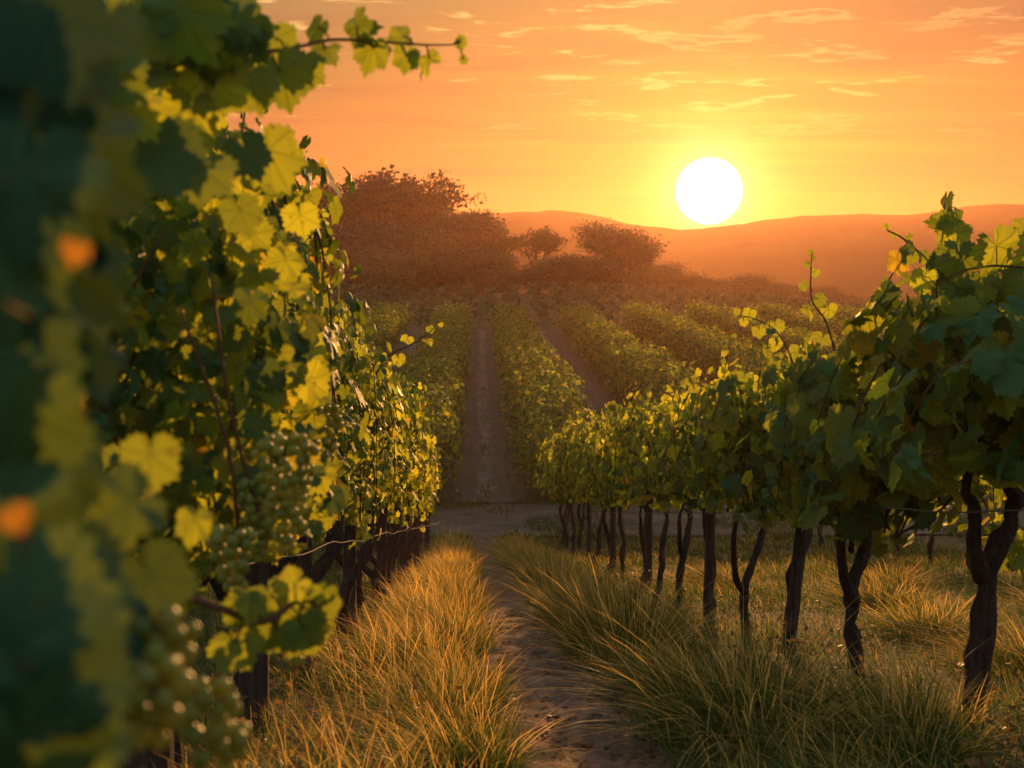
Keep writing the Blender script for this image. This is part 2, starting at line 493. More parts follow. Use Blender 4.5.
ridge('hills', 650, 60, [(-900, 225), (0, 215), (300, 214), (475, 207), (525, 207), (600, 212), (680, 222), (740, 217), (860, 207), (905, 209), (960, 202), (1024, 200), (1500, 190), (2600, 230)], 1.0, 5.0)
ridge('hills', 460, 34, [(-900, 270), (300, 262), (560, 252), (660, 245), (768, 235), (928, 227), (1024, 221), (1500, 225), (2600, 250)], 5.0, 4.0)
ridge('hills', 340, 26, [(-900, 300), (300, 285), (560, 268), (700, 272), (850, 290), (1024, 300), (1500, 290), (2600, 290)], 9.0, 3.0)

# ------------------------------------------------------------------ foliage building blocks
_ctl = [(0, 1.04), (12, .90), (26, .77), (38, .84), (50, .93), (64, .82), (80, .70), (94, .76), (108, .80), (124, .70), (142, .64), (158, .56), (170, .40), (180, .08)]


def leaf_template(nout, mid=True, teeth=0.065):
    th = np.linspace(-180, 180, nout, endpoint=False)
    r = np.interp(np.abs(th), [a for a, _ in _ctl], [b for _, b in _ctl])
    if teeth: r = r + teeth * np.where(np.arange(nout) % 2 == 0, 1, -0.7) * (np.abs(th) < 165)
    t = np.radians(th)
    out = np.stack([r * np.sin(t), r * np.cos(t)], 1)
    V = [np.zeros((1, 2))]; T = []
    if mid:
        V += [out * 0.55, out]
        for i in range(nout - 0):
            j = (i + 1) % nout
            T.append((0, 1 + i, 1 + j))
            T += [(1 + i, 1 + nout + i, 1 + nout + j), (1 + i, 1 + nout + j, 1 + j)]
    else:
        V += [out]
        for i in range(nout): T.append((0, 1 + i, 1 + (i + 1) % nout))
    V = np.concatenate(V)
    rr = np.hypot(V[:, 0], V[:, 1]); ang = np.arctan2(V[:, 0], V[:, 1])
    z = -0.30 * rr ** 2 + 0.22 * np.abs(V[:, 0]) + 0.07 * rr * np.sin(ang * 5)
    return np.column_stack([V, z]), np.array(T)


LT_HI = leaf_template(44)
LT_MID = leaf_template(20, mid=False, teeth=0.04)
LT_LOW = leaf_template(10, mid=False, teeth=0.0)
LT_FAR = leaf_template(5, mid=False, teeth=0.0)


def leaves(tmpl, pos, nrm, size, rg, down=0.8, tone=None, spin=1.0):
    """vine leaves: pos (k,3), facing nrm (k,3), half-width size (k,)"""
    V, T = tmpl
    k = len(pos)
    w = norm(nrm)
    u = np.tile(np.array([0, 0, -1.0]), (k, 1)) * down + rg.normal(0, 0.45 * spin, (k, 3))
    u = norm(u - (u * w).sum(1, keepdims=True) * w)
    v = np.cross(w, u)
    curl = rg.uniform(-0.4, 2.8, k)[:, None]
    asp = rg.uniform(0.85, 1.15, k)[:, None]
    P_ = (pos[:, None, :] + size[:, None, None] * ((V[None, :, 0] * asp)[..., None] * v[:, None, :] + V[None, :, 1][..., None] * u[:, None, :]
                                                    + (V[None, :, 2] * curl)[..., None] * w[:, None, :]))
    n = len(V)
    TT = (T[None] + (np.arange(k) * n)[:, None, None]).reshape(-1, 3)
    uv = np.tile(V[:, :2], (k, 1))
    if tone is None: tone = rg.random(k)
    return P_.reshape(-1, 3), TT, uv, np.repeat(tone, n)


def tube(pts, rad, sides=6, rough=0.0, seed=0, cap=True):
    pts = np.asarray(pts, float); n = len(pts)
    rad = np.broadcast_to(np.asarray(rad, float), (n,)) if np.ndim(rad) else np.full(n, rad)
    d = norm(np.gradient(pts, axis=0))
    ref = np.array([0.31, 0.95, 0.05]) if abs(d[0, 2]) > .5 else np.array([0, 0, 1.0])
    a = norm(np.cross(d, ref)); b = np.cross(d, a)
    th = np.linspace(0, 2 * np.pi, sides, endpoint=False)
    rr = rad[:, None] * np.ones(sides)
    if rough:
        q = np.random.default_rng(seed)
        ph = q.uniform(0, 6.28, 3)
        rr = rr * (1 + rough * np.sin(3 * th[None] + ph[0] + np.arange(n)[:, None] * .25) + rough * q.normal(0, .5, (n, sides)))
    V = pts[:, None] + rr[..., None] * (np.cos(th)[None, :, None] * a[:, None] + np.sin(th)[None, :, None] * b[:, None])
    V = V.reshape(-1, 3)
    T = []
    i = np.arange(sides); j = (i + 1) % sides
    for s in range(n - 1):
        o = s * sides
        T.append(np.stack([o + i, o + j, o + sides + j], 1)); T.append(np.stack([o + i, o + sides + j, o + sides + i], 1))
    if cap:
        V = np.concatenate([V, pts[:1], pts[-1:]])
        T.append(np.stack([j, i, np.full(sides, n * sides)], 1))
        o = (n - 1) * sides
        T.append(np.stack([o + i, o + j, np.full(sides, n * sides + 1)], 1))
    T = np.concatenate(T)
    return V, T, np.zeros((len(V), 2)), np.zeros(len(V))


def smooth_path(pts, n):
    """Catmull-Rom through pts"""
    p = np.asarray(pts, float)
    q = np.concatenate([[2 * p[0] - p[1]], p, [2 * p[-1] - p[-2]]])
    out = []
    segs = len(p) - 1
    for t in np.linspace(0, segs - 1e-6, n):
        i = int(t); f = t - i
        a, b, c, d = q[i:i + 4]
        out.append(.5 * ((2 * b) + (-a + c) * f + (2 * a - 5 * b + 4 * c - d) * f * f + (-a + 3 * b - 3 * c + d) * f ** 3))
    return np.array(out)


def icosphere(sub=1):
    t = (1 + 5 ** .5) / 2
    v = [(-1, t, 0), (1, t, 0), (-1, -t, 0), (1, -t, 0), (0, -1, t), (0, 1, t), (0, -1, -t), (0, 1, -t), (t, 0, -1), (t, 0, 1), (-t, 0, -1), (-t, 0, 1)]
    f = [(0, 11, 5), (0, 5, 1), (0, 1, 7), (0, 7, 10), (0, 10, 11), (1, 5, 9), (5, 11, 4), (11, 10, 2), (10, 7, 6), (7, 1, 8), (3, 9, 4), (3, 4, 2), (3, 2, 6), (3, 6, 8), (3, 8, 9), (4, 9, 5), (2, 4, 11), (6, 2, 10), (8, 6, 7), (9, 8, 1)]
    v = [np.array(a) / np.linalg.norm(a) for a in v]
    for _ in range(sub):
        nf = []; cache = {}
        def midp(a, b):
            k = (min(a, b), max(a, b))
            if k not in cache:
                m = v[a] + v[b]; v.append(m / np.linalg.norm(m)); cache[k] = len(v) - 1
            return cache[k]
        for a, b, c in f:
            x, y, z = midp(a, b), midp(b, c), midp(c, a)
            nf += [(a, x, z), (b, y, x), (c, z, y), (x, y, z)]
        f = nf
    return np.array(v), np.array(f)


ICO = icosphere(2)


def bunch(n, length, width, gr, rg, top=(0, 0, 0)):
    """a hanging grape bunch: packed berries, wide shoulders, narrow tip"""
    pts = []
    tries = 0
    while len(pts) < n and tries < n * 80:
        tries += 1
        z = rg.random() ** 1.2
        R_ = width / 2 * (math.sin(min(1, (z + .12) * 3.2) * 1.57) * (1 - z) ** 0.6 + .12)
        a = rg.uniform(0, 6.283); r = R_ * (0.65 + .35 * rg.random())
        p = np.array([r * math.cos(a), r * math.sin(a), -z * length - .015])
        if all(np.sum((p - q) ** 2) > (1.62 * gr) ** 2 for q in pts): pts.append(p)
    pts = np.array(pts) + np.array(top)
    V, T = ICO
    k = len(pts); s = rg.uniform(.68, 1.0, k) * gr
    Vv = (pts[:, None] + V[None] * s[:, None, None] * np.array([1, 1, 1.08])).reshape(-1, 3)
    Tt = (T[None] + (np.arange(k) * len(V))[:, None, None]).reshape(-1, 3)
    return Vv, Tt, np.zeros((len(Vv), 2)), np.repeat(rg.random(k), len(V))


# ------------------------------------------------------------------ a grape vine
def vine_parts(seed, L=1.5, T=0.42, z0=0.93, z1=2.1, n_shoot=15, fill=180, tmpl=LT_MID, size=0.085, spires=3, spire_h=0.35, bulge=None):
    """canes (polylines) and leaves of one trellised vine; local frame: row along Y, base at the origin"""
    rg = np.random.default_rng(seed)
    pos, nr, sz = [], [], []
    canes = []
    for s in range(n_shoot + spires):
        spire = s >= n_shoot
        y = (s + rg.uniform(.1, .9)) / n_shoot * L - L / 2 if not spire else rg.uniform(-L / 2, L / 2)
        side = rg.choice([-1, 1])
        top = z1 + (rg.uniform(.1, 1) * spire_h if spire else rg.uniform(-.28, .10))
        edge = 1 - 0.36 * (abs(y) / (L / 2)) ** 2
        top = z0 + (top - z0) * edge
        x1 = side * rg.uniform(0, T * .8)
        if spire or rg.random() < .62:
            pts = [(0, y * .9, z0 + .12), (x1 * .6, y, z0 + .5), (x1, y + rg.normal(0, .08), (z0 + top) / 2 + .2), (x1 * (1.1 if not spire else .8) + rg.normal(0, .04), y + rg.normal(0, .14), top)]
        else:   # flops outwards
            xo = side * (T * rg.uniform(.85, 1.15))
            pts = [(0, y * .9, z0 + .15), (x1 * .7, y, (z0 + top) / 2), (xo * .8, y + rg.normal(0, .1), top - .15), (xo * 1.05, y + rg.normal(0, .15), top - .5), (xo * 1.02, y + rg.normal(0, .2), z0 + rg.uniform(.02, .35))]
        c = smooth_path(pts, 14)
        canes.append(c)
        ln = np.linalg.norm(np.diff(c, axis=0), axis=1).sum()
        m = max(6, int(ln / max(.045, size * .72)))
        tt = np.linspace(0.12, 1, m)
        cc = np.stack([np.interp(tt, np.linspace(0, 1, len(c)), c[:, q]) for q in range(3)], 1)
        az = rg.uniform(0, 6.28, m)
        off = np.stack([np.cos(az) * 1.2, np.sin(az), rg.uniform(-.35, .5, m)], 1)
        rad = rg.uniform(.03, .13, m) * (1 - .6 * tt ** 3 * (1 if spire else .3))
        cc = cc + off * rad[:, None]
        outx = np.sign(cc[:, 0] + rg.normal(0, .1, m))
        pos.append(cc)
        nr.append(np.stack([outx * .9 + off[:, 0] * .6, off[:, 1] * .7, rg.uniform(-.1, .9, m)], 1) + rg.normal(0, .35, (m, 3)))
        sz.append(size * rg.uniform(.55, 1.2, m) * np.where(tt > .8, 1.15 - (tt - .8) * (2.6 if spire else 2), 1))
    # filler in the body of the hedge, biased to its faces
    d = norm(rg.normal(0, 1, (fill, 3)))
    rho = rg.random(fill) ** .35
    q = np.sign(d) * np.abs(d) ** .65 * rho[:, None]
    hz = (z1 - z0) / 2
    top_shape = np.where(q[:, 2] > 0, 1 - .42 * np.abs(q[:, 1]) ** 2, 1)
    p = np.stack([q[:, 0] * T, q[:, 1] * L / 2 * 1.05, z0 + hz + q[:, 2] * hz * .98 * top_shape], 1)
    pos.append(p); nr.append(d * np.array([1.3, .5, .6]) + rg.normal(0, .45, (fill, 3)) + np.array([0, 0, .25])); sz.append(size * rg.uniform(.6, 1.15, fill))
    pos = np.concatenate(pos); nr = np.concatenate(nr); sz = np.concatenate(sz)
    if bulge is not None: pos = bulge(pos)
    return leaves(tmpl, pos, nr, sz, rg), canes


def trunk_parts(seed, r=0.05, h=0.95, fork=0.45, spread=0.32, lean=0.05, lean_y=0.0, arms=2, straight=False, sx=0.17):
    """gnarled trunk with arms; row along Y"""
    rg = np.random.default_rng(seed + 500)
    out = []
    fx = lean * .5 + rg.normal(0, .01)
    w = 0.0 if straight else 1.0
    base = [(0, 0, -.12), (0.0, 0, 0), (fx * .5 + rg.normal(0, .02) * w, lean_y * .3 + rg.normal(0, .02) * w, fork * .45), (fx, lean_y * .6, fork)]
    main = smooth_path(base + [(lean + sx * .8, lean_y + spread * .45, (fork + h) / 2 + .02), (lean * .7 + sx * .9, lean_y + spread * .8, h), (0, lean_y + spread, h + .25)], 26)
    rr = np.interp(np.linspace(0, 1, 26), [0, .08, .2, .5, .8, 1], [r * 1.35, r * 1.3, r, r * .85, r * .62, r * .4])
    rr = rr * (1 + .12 * np.sin(np.arange(26) * 1.3 + seed))
    main[4:-3] += np.cumsum(rg.normal(0, .0075, (19, 3)), 0) * np.array([1, 1, .2]) * w
    out.append(tube(main, rr * rg.uniform(.82, 1.2, 26), 12, .17, seed))
    if arms > 1:
        a2 = smooth_path([(fx, lean_y * .6, fork - .06), (fx - sx * .75, lean_y - spread * .45, fork + .10), (fx - sx * 1.15, lean_y - spread * .9, (fork + h) / 2 + .1), (-sx * .9, lean_y - spread * .95, h), (0, lean_y - spread * .9, h + .2)], 18)
        out.append(tube(a2, np.interp(np.linspace(0, 1, 18), [0, .3, 1], [r * .8, r * .62, r * .35]), 8, .14, seed + 1))
    if arms > 2:
        a3 = smooth_path([(fx, lean_y + spread * .3, fork + .22), (fx + .05, lean_y + spread * 1.1, fork + .28), (fx, lean_y + spread * 1.8, fork + .42), (0, lean_y + spread * 2.2, h + .02)], 16)
        out.append(tube(a3, np.linspace(r * .42, r * .2, 16), 7, .15, seed + 2))
    return out


def vine_thing(loc, seed, label, group, trunk=None, hi=False, bunches=0, petiole=True, **kw):
    t = empty('grape_vine', loc)
    tag(t, label, 'grape vine', group)
    lv, canes = vine_parts(seed, tmpl=LT_HI if hi else LT_MID, **kw)
    tm = merge(trunk_parts(seed, **(trunk or {})))
    link('trunk', tri_mesh('vine_trunk', tm[0], tm[1]), M_bark, t)
    cm = merge([tube(c, np.linspace(.0065, .003, len(c)), 5) for c in canes])
    link('canes', tri_mesh('vine_canes', cm[0], cm[1]), M_cane, t)
    link('foliage', tri_mesh('vine_foliage', *lv, smooth=hi), M_leaf if hi else M_leaf_mid, t)
    rg = np.random.default_rng(seed + 9)
    for b in range(bunches):
        g = bunch(46, .17, .10, .0095, rg)
        o = link('grape_bunch', tri_mesh('grape_bunch', *g), M_grape, t)
        o.location = (rg.choice([-1, 1]) * rg.uniform(.18, .38), rg.uniform(-.6, .6), rg.uniform(.9, 1.15))
    return t


# ------------------------------------------------------------------ near right row
RX = 2.05
ORD = ['first', 'second', 'third', 'fourth', 'fifth', 'sixth', 'seventh', 'eighth', 'ninth', 'tenth', 'eleventh', 'twelfth', 'thirteenth', 'fourteenth', 'fifteenth', 'sixteenth']
GR = 'vines of the row right of the path'
right = [  # depth along the row, trunk settings, foliage settings
    (4.72, dict(r=.046, lean=.13, fork=.66, spread=.14, h=1.0, lean_y=.05, sx=.07), dict(hi=True, size=.095, n_shoot=20, fill=330, z1=1.95, z0=.98, spires=5, spire_h=.25)),
    (6.15, dict(r=.042, lean=.02, fork=.48, spread=.22, arms=3, h=.95, sx=.12), dict(hi=True, size=.090, n_shoot=20, fill=340, z1=1.84, z0=.76, spires=7, spire_h=.4)),
    (7.55, dict(r=.040, lean=.10, fork=.55, spread=.2, h=.95, arms=1, sx=.03), dict(hi=True, size=.080, n_shoot=20, fill=330, z1=1.92, z0=.86, spires=7, spire_h=.4)),
    (8.75, dict(r=.037, lean=.02, fork=.36, spread=.36, h=1.0, sx=.15), dict(size=.072, n_shoot=19, fill=340, z1=2.0, spires=5, spire_h=.5)),
    (10.1, dict(r=.036, lean=-.02, fork=.5, spread=.28, h=.95, arms=1, sx=.0), dict(size=.072, n_shoot=19, fill=340, z1=2.08, spires=5, spire_h=.45)),
    (11.6, dict(r=.038, lean=.04, fork=.5, spread=.45, h=.95, sx=.10), dict(size=.068, n_shoot=18, fill=340, z1=2.14, spires=5, spire_h=.45)),
    (13.0, dict(r=.036, fork=.45, spread=.3, arms=1, sx=.05), dict(size=.068, n_shoot=18, fill=340, z1=2.2, L=1.3, spires=5, spire_h=.45)),
    (14.5, dict(r=.034, fork=.55, spread=.3, sx=.06), dict(size=.068, n_shoot=18, fill=340, z1=2.38, L=1.3, spires=4, spire_h=.45)),
]
LBL_R = [
    'big leafy grape vine at the right edge of the photo with a thick dark trunk',
    'grape vine with a low hanging skirt of leaves and a long bare arm reaching left',
    'grape vine behind the leaning post, third from the right edge in its row',
    'grape vine with a tall Y-forked trunk, fourth from the right edge in its row',
    'grape vine fifth from the right edge in the row right of the path',
    'grape vine sixth from the right edge in the row right of the path',
    'grape vine seventh from the right edge in the row right of the path',
    'tall narrow grape vine eighth from the right edge in the row right of the path']
protos = []
for i, (d, tk, fk) in enumerate(right):
    o = vine_thing((RX, d, g1(RX, d)), 40 + i, LBL_R[i], GR, tk, **fk)
    protos.append(o)
d = 16.0; i = 8
while d < 24.6:
    o = copy_tree(protos[4 + i % 4])
    o.location = (RX - .28 * float(sst(14, 24, d)) + rnd.uniform(-.06, .06), d, g1(RX, d)); o.rotation_euler = (0, 0, math.pi * (i % 2))
    o.scale = (1, .95, rnd.uniform(1.02, 1.12))
    o['label'] = f'golden-lit grape vine {ORD[i]} from the right edge in the row right of the path'
    d += 1.38; i += 1

# a vine nearer than the frame edge whose shoots reach into the picture top right
def shoot(pts, leafs, parent, name='cane', r0=.007, r1=.003, hi=True, seed=0):
    """a long single cane with hand-set leaves: leafs = (t, half-size, side, tone)"""
    rg = np.random.default_rng(seed)
    c = smooth_path(pts, 28)
    pos, nr, sz, tn, pet = [], [], [], [], []
    for (t, s, side, tone) in leafs:
        k = t * 27; i0 = min(26, int(k)); p = c[i0] + (c[i0 + 1] - c[i0]) * (k - i0)
        dr = norm(c[i0 + 1] - c[i0])
        sd = np.cross(dr, np.array(C_F)); sd = norm(sd) * side
        s = s * 1.25
        q = p + sd * s * .65 + rg.normal(0, .008, 3)
        pos.append(q); nr.append(-np.array(C_F) + rg.normal(0, .35, 3)); sz.append(s); tn.append(tone)
        pet.append(tube([p, (p + q) / 2 + [0, 0, s * .15], q], [.0018] * 3, 5))
    lv = leaves(LT_HI, np.array(pos), np.array(nr), np.array(sz), rg, down=.9, tone=np.array(tn), spin=.9)
    link('foliage', tri_mesh('shoot_leaves', *lv), M_leaf, parent)
    pm = merge([tube(c, np.linspace(r0, r1, 28), 6)] + pet)
    link(name, tri_mesh(name, pm[0], pm[1]), M_cane, parent)


def pxpath(l, d0, d1=None, parent=None):
    d1 = d0 if d1 is None else d1
    o = parent.location if parent is not None else Vector((0, 0, 0))
    return [np.array(P(x, y, d0 + (d1 - d0) * i / max(1, len(l) - 1)) - o) for i, (x, y) in enumerate(l)]


v = protos[0]
shoot(pxpath([(925, 345), (935, 300), (925, 262), (905, 240), (887, 230)], 5.0, 4.8, v), [(.3, .05, 1, .6), (.45, .06, -1, .8), (.62, .03, 1, .5), (.75, .022, -1, .7), (.88, .018, 1, .7), (1, .016, -1, .8)], v, seed=3)
shoot(pxpath([(930, 330), (935, 280), (943, 245), (950, 222), (958, 218)], 4.9, 4.7, v), [(.2, .07, -1, .5), (.42, .05, 1, .6), (.6, .045, -1, .5), (.75, .045, 1, .2), (.9, .05, -1, .4), (1, .045, 1, .3)], v, seed=4)
shoot(pxpath([(1060, 275), (1024, 268), (990, 266), (960, 272), (935, 285)], 4.3, 4.5, v), [(.1, .1, 1, .5), (.2, .1, -1, .6), (.35, .09, 1, .4), (.45, .10, -1, .7), (.6, .09, 1, .4), (.7, .08, -1, .3), (.85, .08, 1, .6), (1, .06, -1, .8)], v, seed=5)
v = protos[2]
shoot(pxpath([(835, 350), (825, 320), (812, 300), (811, 270), (812, 252)], 6.9, 6.8, v), [(.15, .06, 1, .7), (.3, .06, -1, .8), (.45, .055, 1, .9), (.5, .05, -1, .5), (.62, .035, 1, .6), (.72, .03, -1, .7), (.82, .025, 1, .6), (.92, .02, -1, .6), (1, .018, 1, .7)], v, seed=6)
v = protos[3]
shoot(pxpath([(800, 390), (790, 355), (775, 330), (752, 318), (738, 316)], 8.0, 8.0, v), [(.1, .07, 1, .7), (.25, .07, -1, .6), (.4, .06, 1, .8), (.52, .06, -1, .7), (.65, .05, 1, .7), (.78, .05, -1, .8), (.88, .035, 1, .8), (1, .03, -1, .7)], v, seed=7)

# ------------------------------------------------------------------ near left row
LX = -0.98
GL = 'vines of the row left of the path'
LBL_L = ['grape vine just behind the pale grape bunches of the left row',
         'grape vine over the thickest trunk at the bottom left',
         'grape vine behind the second post from the bottom left corner']
lprotos = []
for i, (d, tk, fk) in enumerate([
    (3.45, dict(r=.06, lean=.03, fork=.6, spread=.2), dict(hi=True, size=.062, n_shoot=22, fill=460, z1=2.3, z0=.74, T=.40, bunches=3, spires=3)),
    (4.95, dict(r=.055, fork=.5, spread=.25), dict(hi=True, size=.060, n_shoot=22, fill=460, z1=2.05, z0=.8, T=.30, bunches=2, spires=0)),
    (6.3, dict(r=.055, fork=.45, spread=.3), dict(hi=True, size=.058, n_shoot=22, fill=460, z1=2.12, z0=.8, T=.30, spires=3, spire_h=.3)),
    (7.65, dict(r=.05, fork=.4, spread=.3), dict(size=.058, n_shoot=21, fill=460, z1=2.25, z0=.8, T=.31, spires=2)),
    (9.0, dict(r=.05, fork=.5, spread=.35), dict(size=.058, n_shoot=21, fill=460, z1=2.25, z0=.8, T=.31, spires=2)),
    (10.4, dict(r=.05, fork=.4, spread=.3), dict(size=.058, n_shoot=21, fill=460, z1=2.3, z0=.8, T=.31, spires=2)),
]):
    lab = LBL_L[i] if i < 3 else f'dense grape vine {ORD[i]} from the camera side in the row left of the path'
    lprotos.append(vine_thing((LX, d, g1(LX, d)), 90 + i, lab, GL, tk, **fk))
d = 11.75; i = 6
while d < 24.6:
    o = copy_tree(lprotos[3 + i % 3])
    o.location = (LX - .26 * float(sst(11, 22, d)) + rnd.uniform(-.05, .05), d, g1(LX, d)); o.rotation_euler = (0, 0, math.pi * (i % 2))
    o.scale = (1, 1, rnd.uniform(1.0, 1.1))
    o['label'] = f'dense grape vine {ORD[i]} from the camera side in the row left of the path' if i < 16 else 'dense grape vine at the far end of the row left of the path'
    d += 1.36; i += 1
v = lprotos[2]
shoot(pxpath([(300, 300), (315, 255), (308, 235), (290, 222), (322, 215)][:4], 5.2, 5.0, v), [(.2, .06, 1, .7), (.4, .06, -1, .8), (.6, .05, 1, .6), (.8, .035, -1, .7), (1, .02, 1, .8)], v, seed=11)
shoot(pxpath([(285, 290), (300, 262), (316, 235), (322, 212)], 5.2, 5.0, v), [(.3, .05, 1, .7), (.6, .045, -1, .6), (.8, .03, 1, .6), (1, .02, -1, .8)], v, seed=12)
v = lprotos[3]
shoot(pxpath([(375, 375), (390, 355), (410, 345), (430, 332), (437, 322)], 7.6, 7.6, v), [(.15, .05, 1, .7), (.3, .05, -1, .8), (.5, .045, 1, .8), (.65, .04, -1, .9), (.8, .03, 1, .6), (1, .02, -1, .8)], v, seed=13)


# foreground vines of the left row, close to the camera
def region_leaves(rg, poly, n, d0, d1, s0, s1, hole=None):
    """leaves spread through the vine's own volume, whose near face runs through the given outline"""
    poly = np.array(poly, float); x0, y0 = poly.min(0); x1, y1 = poly.max(0)
    pos, nr, sz = [], [], []
    while len(pos) < n:
        x, y = rg.uniform(x0, x1), rg.uniform(y0, y1)
        ins = False; j = len(poly) - 1
        for i in range(len(poly)):
            if (poly[i, 1] > y) != (poly[j, 1] > y) and x < (poly[j, 0] - poly[i, 0]) * (y - poly[i, 1]) / (poly[j, 1] - poly[i, 1]) + poly[i, 0]: ins = not ins
            j = i
        if not ins: continue
        if hole and rg.random() < hole(x, y): continue
        d = rg.uniform(d0, d1) + max(0, (x - 0)) / 330 * .35
        p = P(x, y, d)
        pos.append(p); sz.append(rg.uniform(s0, s1))
        nr.append(np.array([.6, -.75, .25]) + rg.normal(0, .55, 3))
    return np.array(pos), np.array(nr), np.array(sz)


rgA = np.random.default_rng(5)
vb = empty('grape_vine', (LX, 1.95, g1(LX, 1.95)))
tag(vb, 'close out-of-focus grape vine with pale green grape bunches at the left', 'grape vine', GL)
ob = np.array(vb.location)
polyB = [(60, 90), (110, 60), (190, 60), (240, 50), (275, 120), (285, 180), (268, 215), (300, 270), (320, 330), (322, 440), (335, 500), (300, 545), (240, 560), (190, 600), (60, 560), (-60, 400), (-60, 100)]
hole = lambda x, y: (.75 if y < 90 else .45 if y < 170 else 0) + (.5 if (60 < x < 125 and 400 < y < 500) else 0)
pos, nr, sz = region_leaves(rgA, polyB, 1500, 1.9, 3.0, .026, .052, hole)
lv = leaves(LT_HI, pos - ob, nr, sz, rgA)
link('foliage', tri_mesh('vine_foliage', *lv), M_leaf, vb)
tm = merge(trunk_parts(301, r=.06, lean=.02, fork=.55, spread=.25))
link('trunk', tri_mesh('vine_trunk', tm[0], tm[1]), M_bark, vb)
cn = []
for k in range(9):
    x = rgA.uniform(40, 290); y = rgA.uniform(450, 600)
    cn.append(tube(smooth_path([np.array(P(x, y, 2.2)) - ob, np.array(P(x - 20 + rgA.normal(0, 20), y - 120, 2.1)) - ob, np.array(P(x - 30 + rgA.normal(0, 30), y - 260, 2.0)) - ob], 12), np.linspace(.005, .003, 12), 5))
cm = merge(cn); link('canes', tri_mesh('vine_canes', cm[0], cm[1]), M_cane, vb)
for k, (x, y, dd, n, ln, wd) in enumerate([(285, 428, 1.9, 85, .19, .10), (258, 470, 2.1, 50, .15, .08), (232, 520, 1.75, 34, .10, .07), (300, 580, 1.75, 40, .11, .08), (325, 400, 2.7, 34, .13, .08)]):
    g = bunch(n, ln, wd, .0098, rgA)
    o = link('grape_bunch', tri_mesh('grape_bunch', *g), M_grape, vb)
    o.location = P(x, y, dd) - vb.location
# cane and cluster of leaves hanging towards the path at (300, 600)
shoot(pxpath([(170, 590), (220, 608), (262, 622), (300, 600), (325, 612)], 1.5, 1.6, vb), [(.3, .03, 1, .5), (.42, .034, -1, .6), (.5, .03, 1, .75), (.56, .032, -1, .4), (.62, .03, 1, .55), (.68, .034, -1, .6), (.74, .028, 1, .7), (.8, .03, -1, .4), (.86, .026, 1, .6), (.9, .03, -1, .75), (.95, .024, 1, .5), (1, .024, -1, .7)], vb, seed=21)
# the long shoot across the upper left sky
shoot(pxpath([(70, 135), (120, 100), (165, 68), (200, 54), (245, 50)], 1.45, 1.75, vb), [(.2, .05, -1, .6), (.35, .05, 1, .5), (.5, .055, -1, .8), (.62, .05, 1, .2), (.75, .05, -1, .6), (.85, .06, 1, .1), (.95, .05, -1, .5)], vb, r0=.007, r1=.005, seed=22)
shoot(pxpath([(245, 50), (285, 50), (330, 40), (385, 42), (430, 45), (464, 44)], 1.75, 2.1, vb),
      [(.02, .06, 1, .2), (.10, .05, -1, .5), (.20, .036, 1, .45), (.24, .036, -1, .5), (.37, .036, -1, .4), (.40, .028, 1, .3), (.5, .036, 1, .35), (.54, .034, -1, .6), (.66, .026, -1, .6), (.72, .024, 1, .5), (.78, .028, -1, .7), (.93, .012, 1, .6), (.97, .010, -1, .6), (1, .010, 1, .7)], vb, r0=.004, r1=.0015, seed=23)
shoot(pxpath([(150, 85), (168, 50), (165, 20), (172, -20)], 1.6, 1.6, vb), [(.3, .05, 1, .7), (.5, .05, -1, .5), (.8, .05, 1, .3)], vb, r0=.003, r1=.002, seed=24)
shoot(pxpath([(75, 60), (72, 30), (68, -10)], 1.5, 1.5, vb), [(.1, .03, 1, .7), (.2, .04, 1, .5)], vb, r0=.002, r1=.0015, seed=25)
# hand-set big leaves that the photograph shows (x, y, depth, half-size, tone)
hl = [(215, 40, 1.6, .06, .1), (250, 38, 1.75, .05, .2), (180, 10, 1.5, .07, .4), (150, 25, 1.5, .06, .8), (232, 12, 1.6, .05, .3), (268, 150, 1.8, .07, .62), (205, 170, 1.5, .05, .3),
      (245, 150, 1.7, .05, .1), (150, 455, 1.15, .042, .55), (195, 520, 1.3, .03, .6), (240, 210, 1.75, .045, .4), (160, 150, 1.4, .065, .1), (125, 105, 1.35, .055, .8), (95, 40, 1.5, .045, .7), (110, 70, 1.3, .05, .3),
      (190, 110, 1.6, .06, .7), (285, 260, 2.3, .045, .7), (250, 300, 1.9, .04, .2), (300, 215, 2.2, .045, .85)]
pos = np.array([P(a, b, c) for a, b, c, _, _ in hl]) - ob
lv = leaves(LT_HI, pos, np.array([.15, -.95, .15]) + rgA.normal(0, .22, (len(hl), 3)), np.array([q[3] for q in hl]), rgA, down=1.0, tone=np.array([q[4] for q in hl]), spin=.7)
link('foliage', tri_mesh('vine_foliage', *lv), M_leaf, vb)

va = empty('grape_vine', (-0.62, 0.75, g1(-0.62, 0.75)))
tag(va, 'nearest grape vine, big dark blurred leaves along the left edge of the photo', 'grape vine', GL)
oa = np.array(va.location)
rgB = np.random.default_rng(17)
fl = [(35, 60, .62, .05), (75, 150, .66, .055), (20, 175, .6, .06), (50, 255, .68, .05), (85, 330, .8, .05), (15, 330, .62, .05), (-20, 20, .62, .06), (110, 20, .8, .03),
      (20, 420, .6, .05), (60, 480, .75, .035), (85, 590, .66, .045), (20, 600, .58, .06), (40, 680, .55, .06), (20, 740, .55, .06), (70, 740, .6, .045), (150, 575, .9, .045),
      (60, 560, .7, .05), (0, 520, .6, .05), (130, 500, .85, .04), (-20, 660, .55, .06), (-30, 400, .6, .06), (-30, 240, .6, .06), (30, 10, .6, .05)]
nb = len(fl)
fl += [(77, 246, .50, .008), (20, 310, .48, .009), (15, 515, .48, .009)]  # tiny orange leaves standing in for blurred sun glints
pos = np.array([P(*q[:3]) for q in fl]) - oa
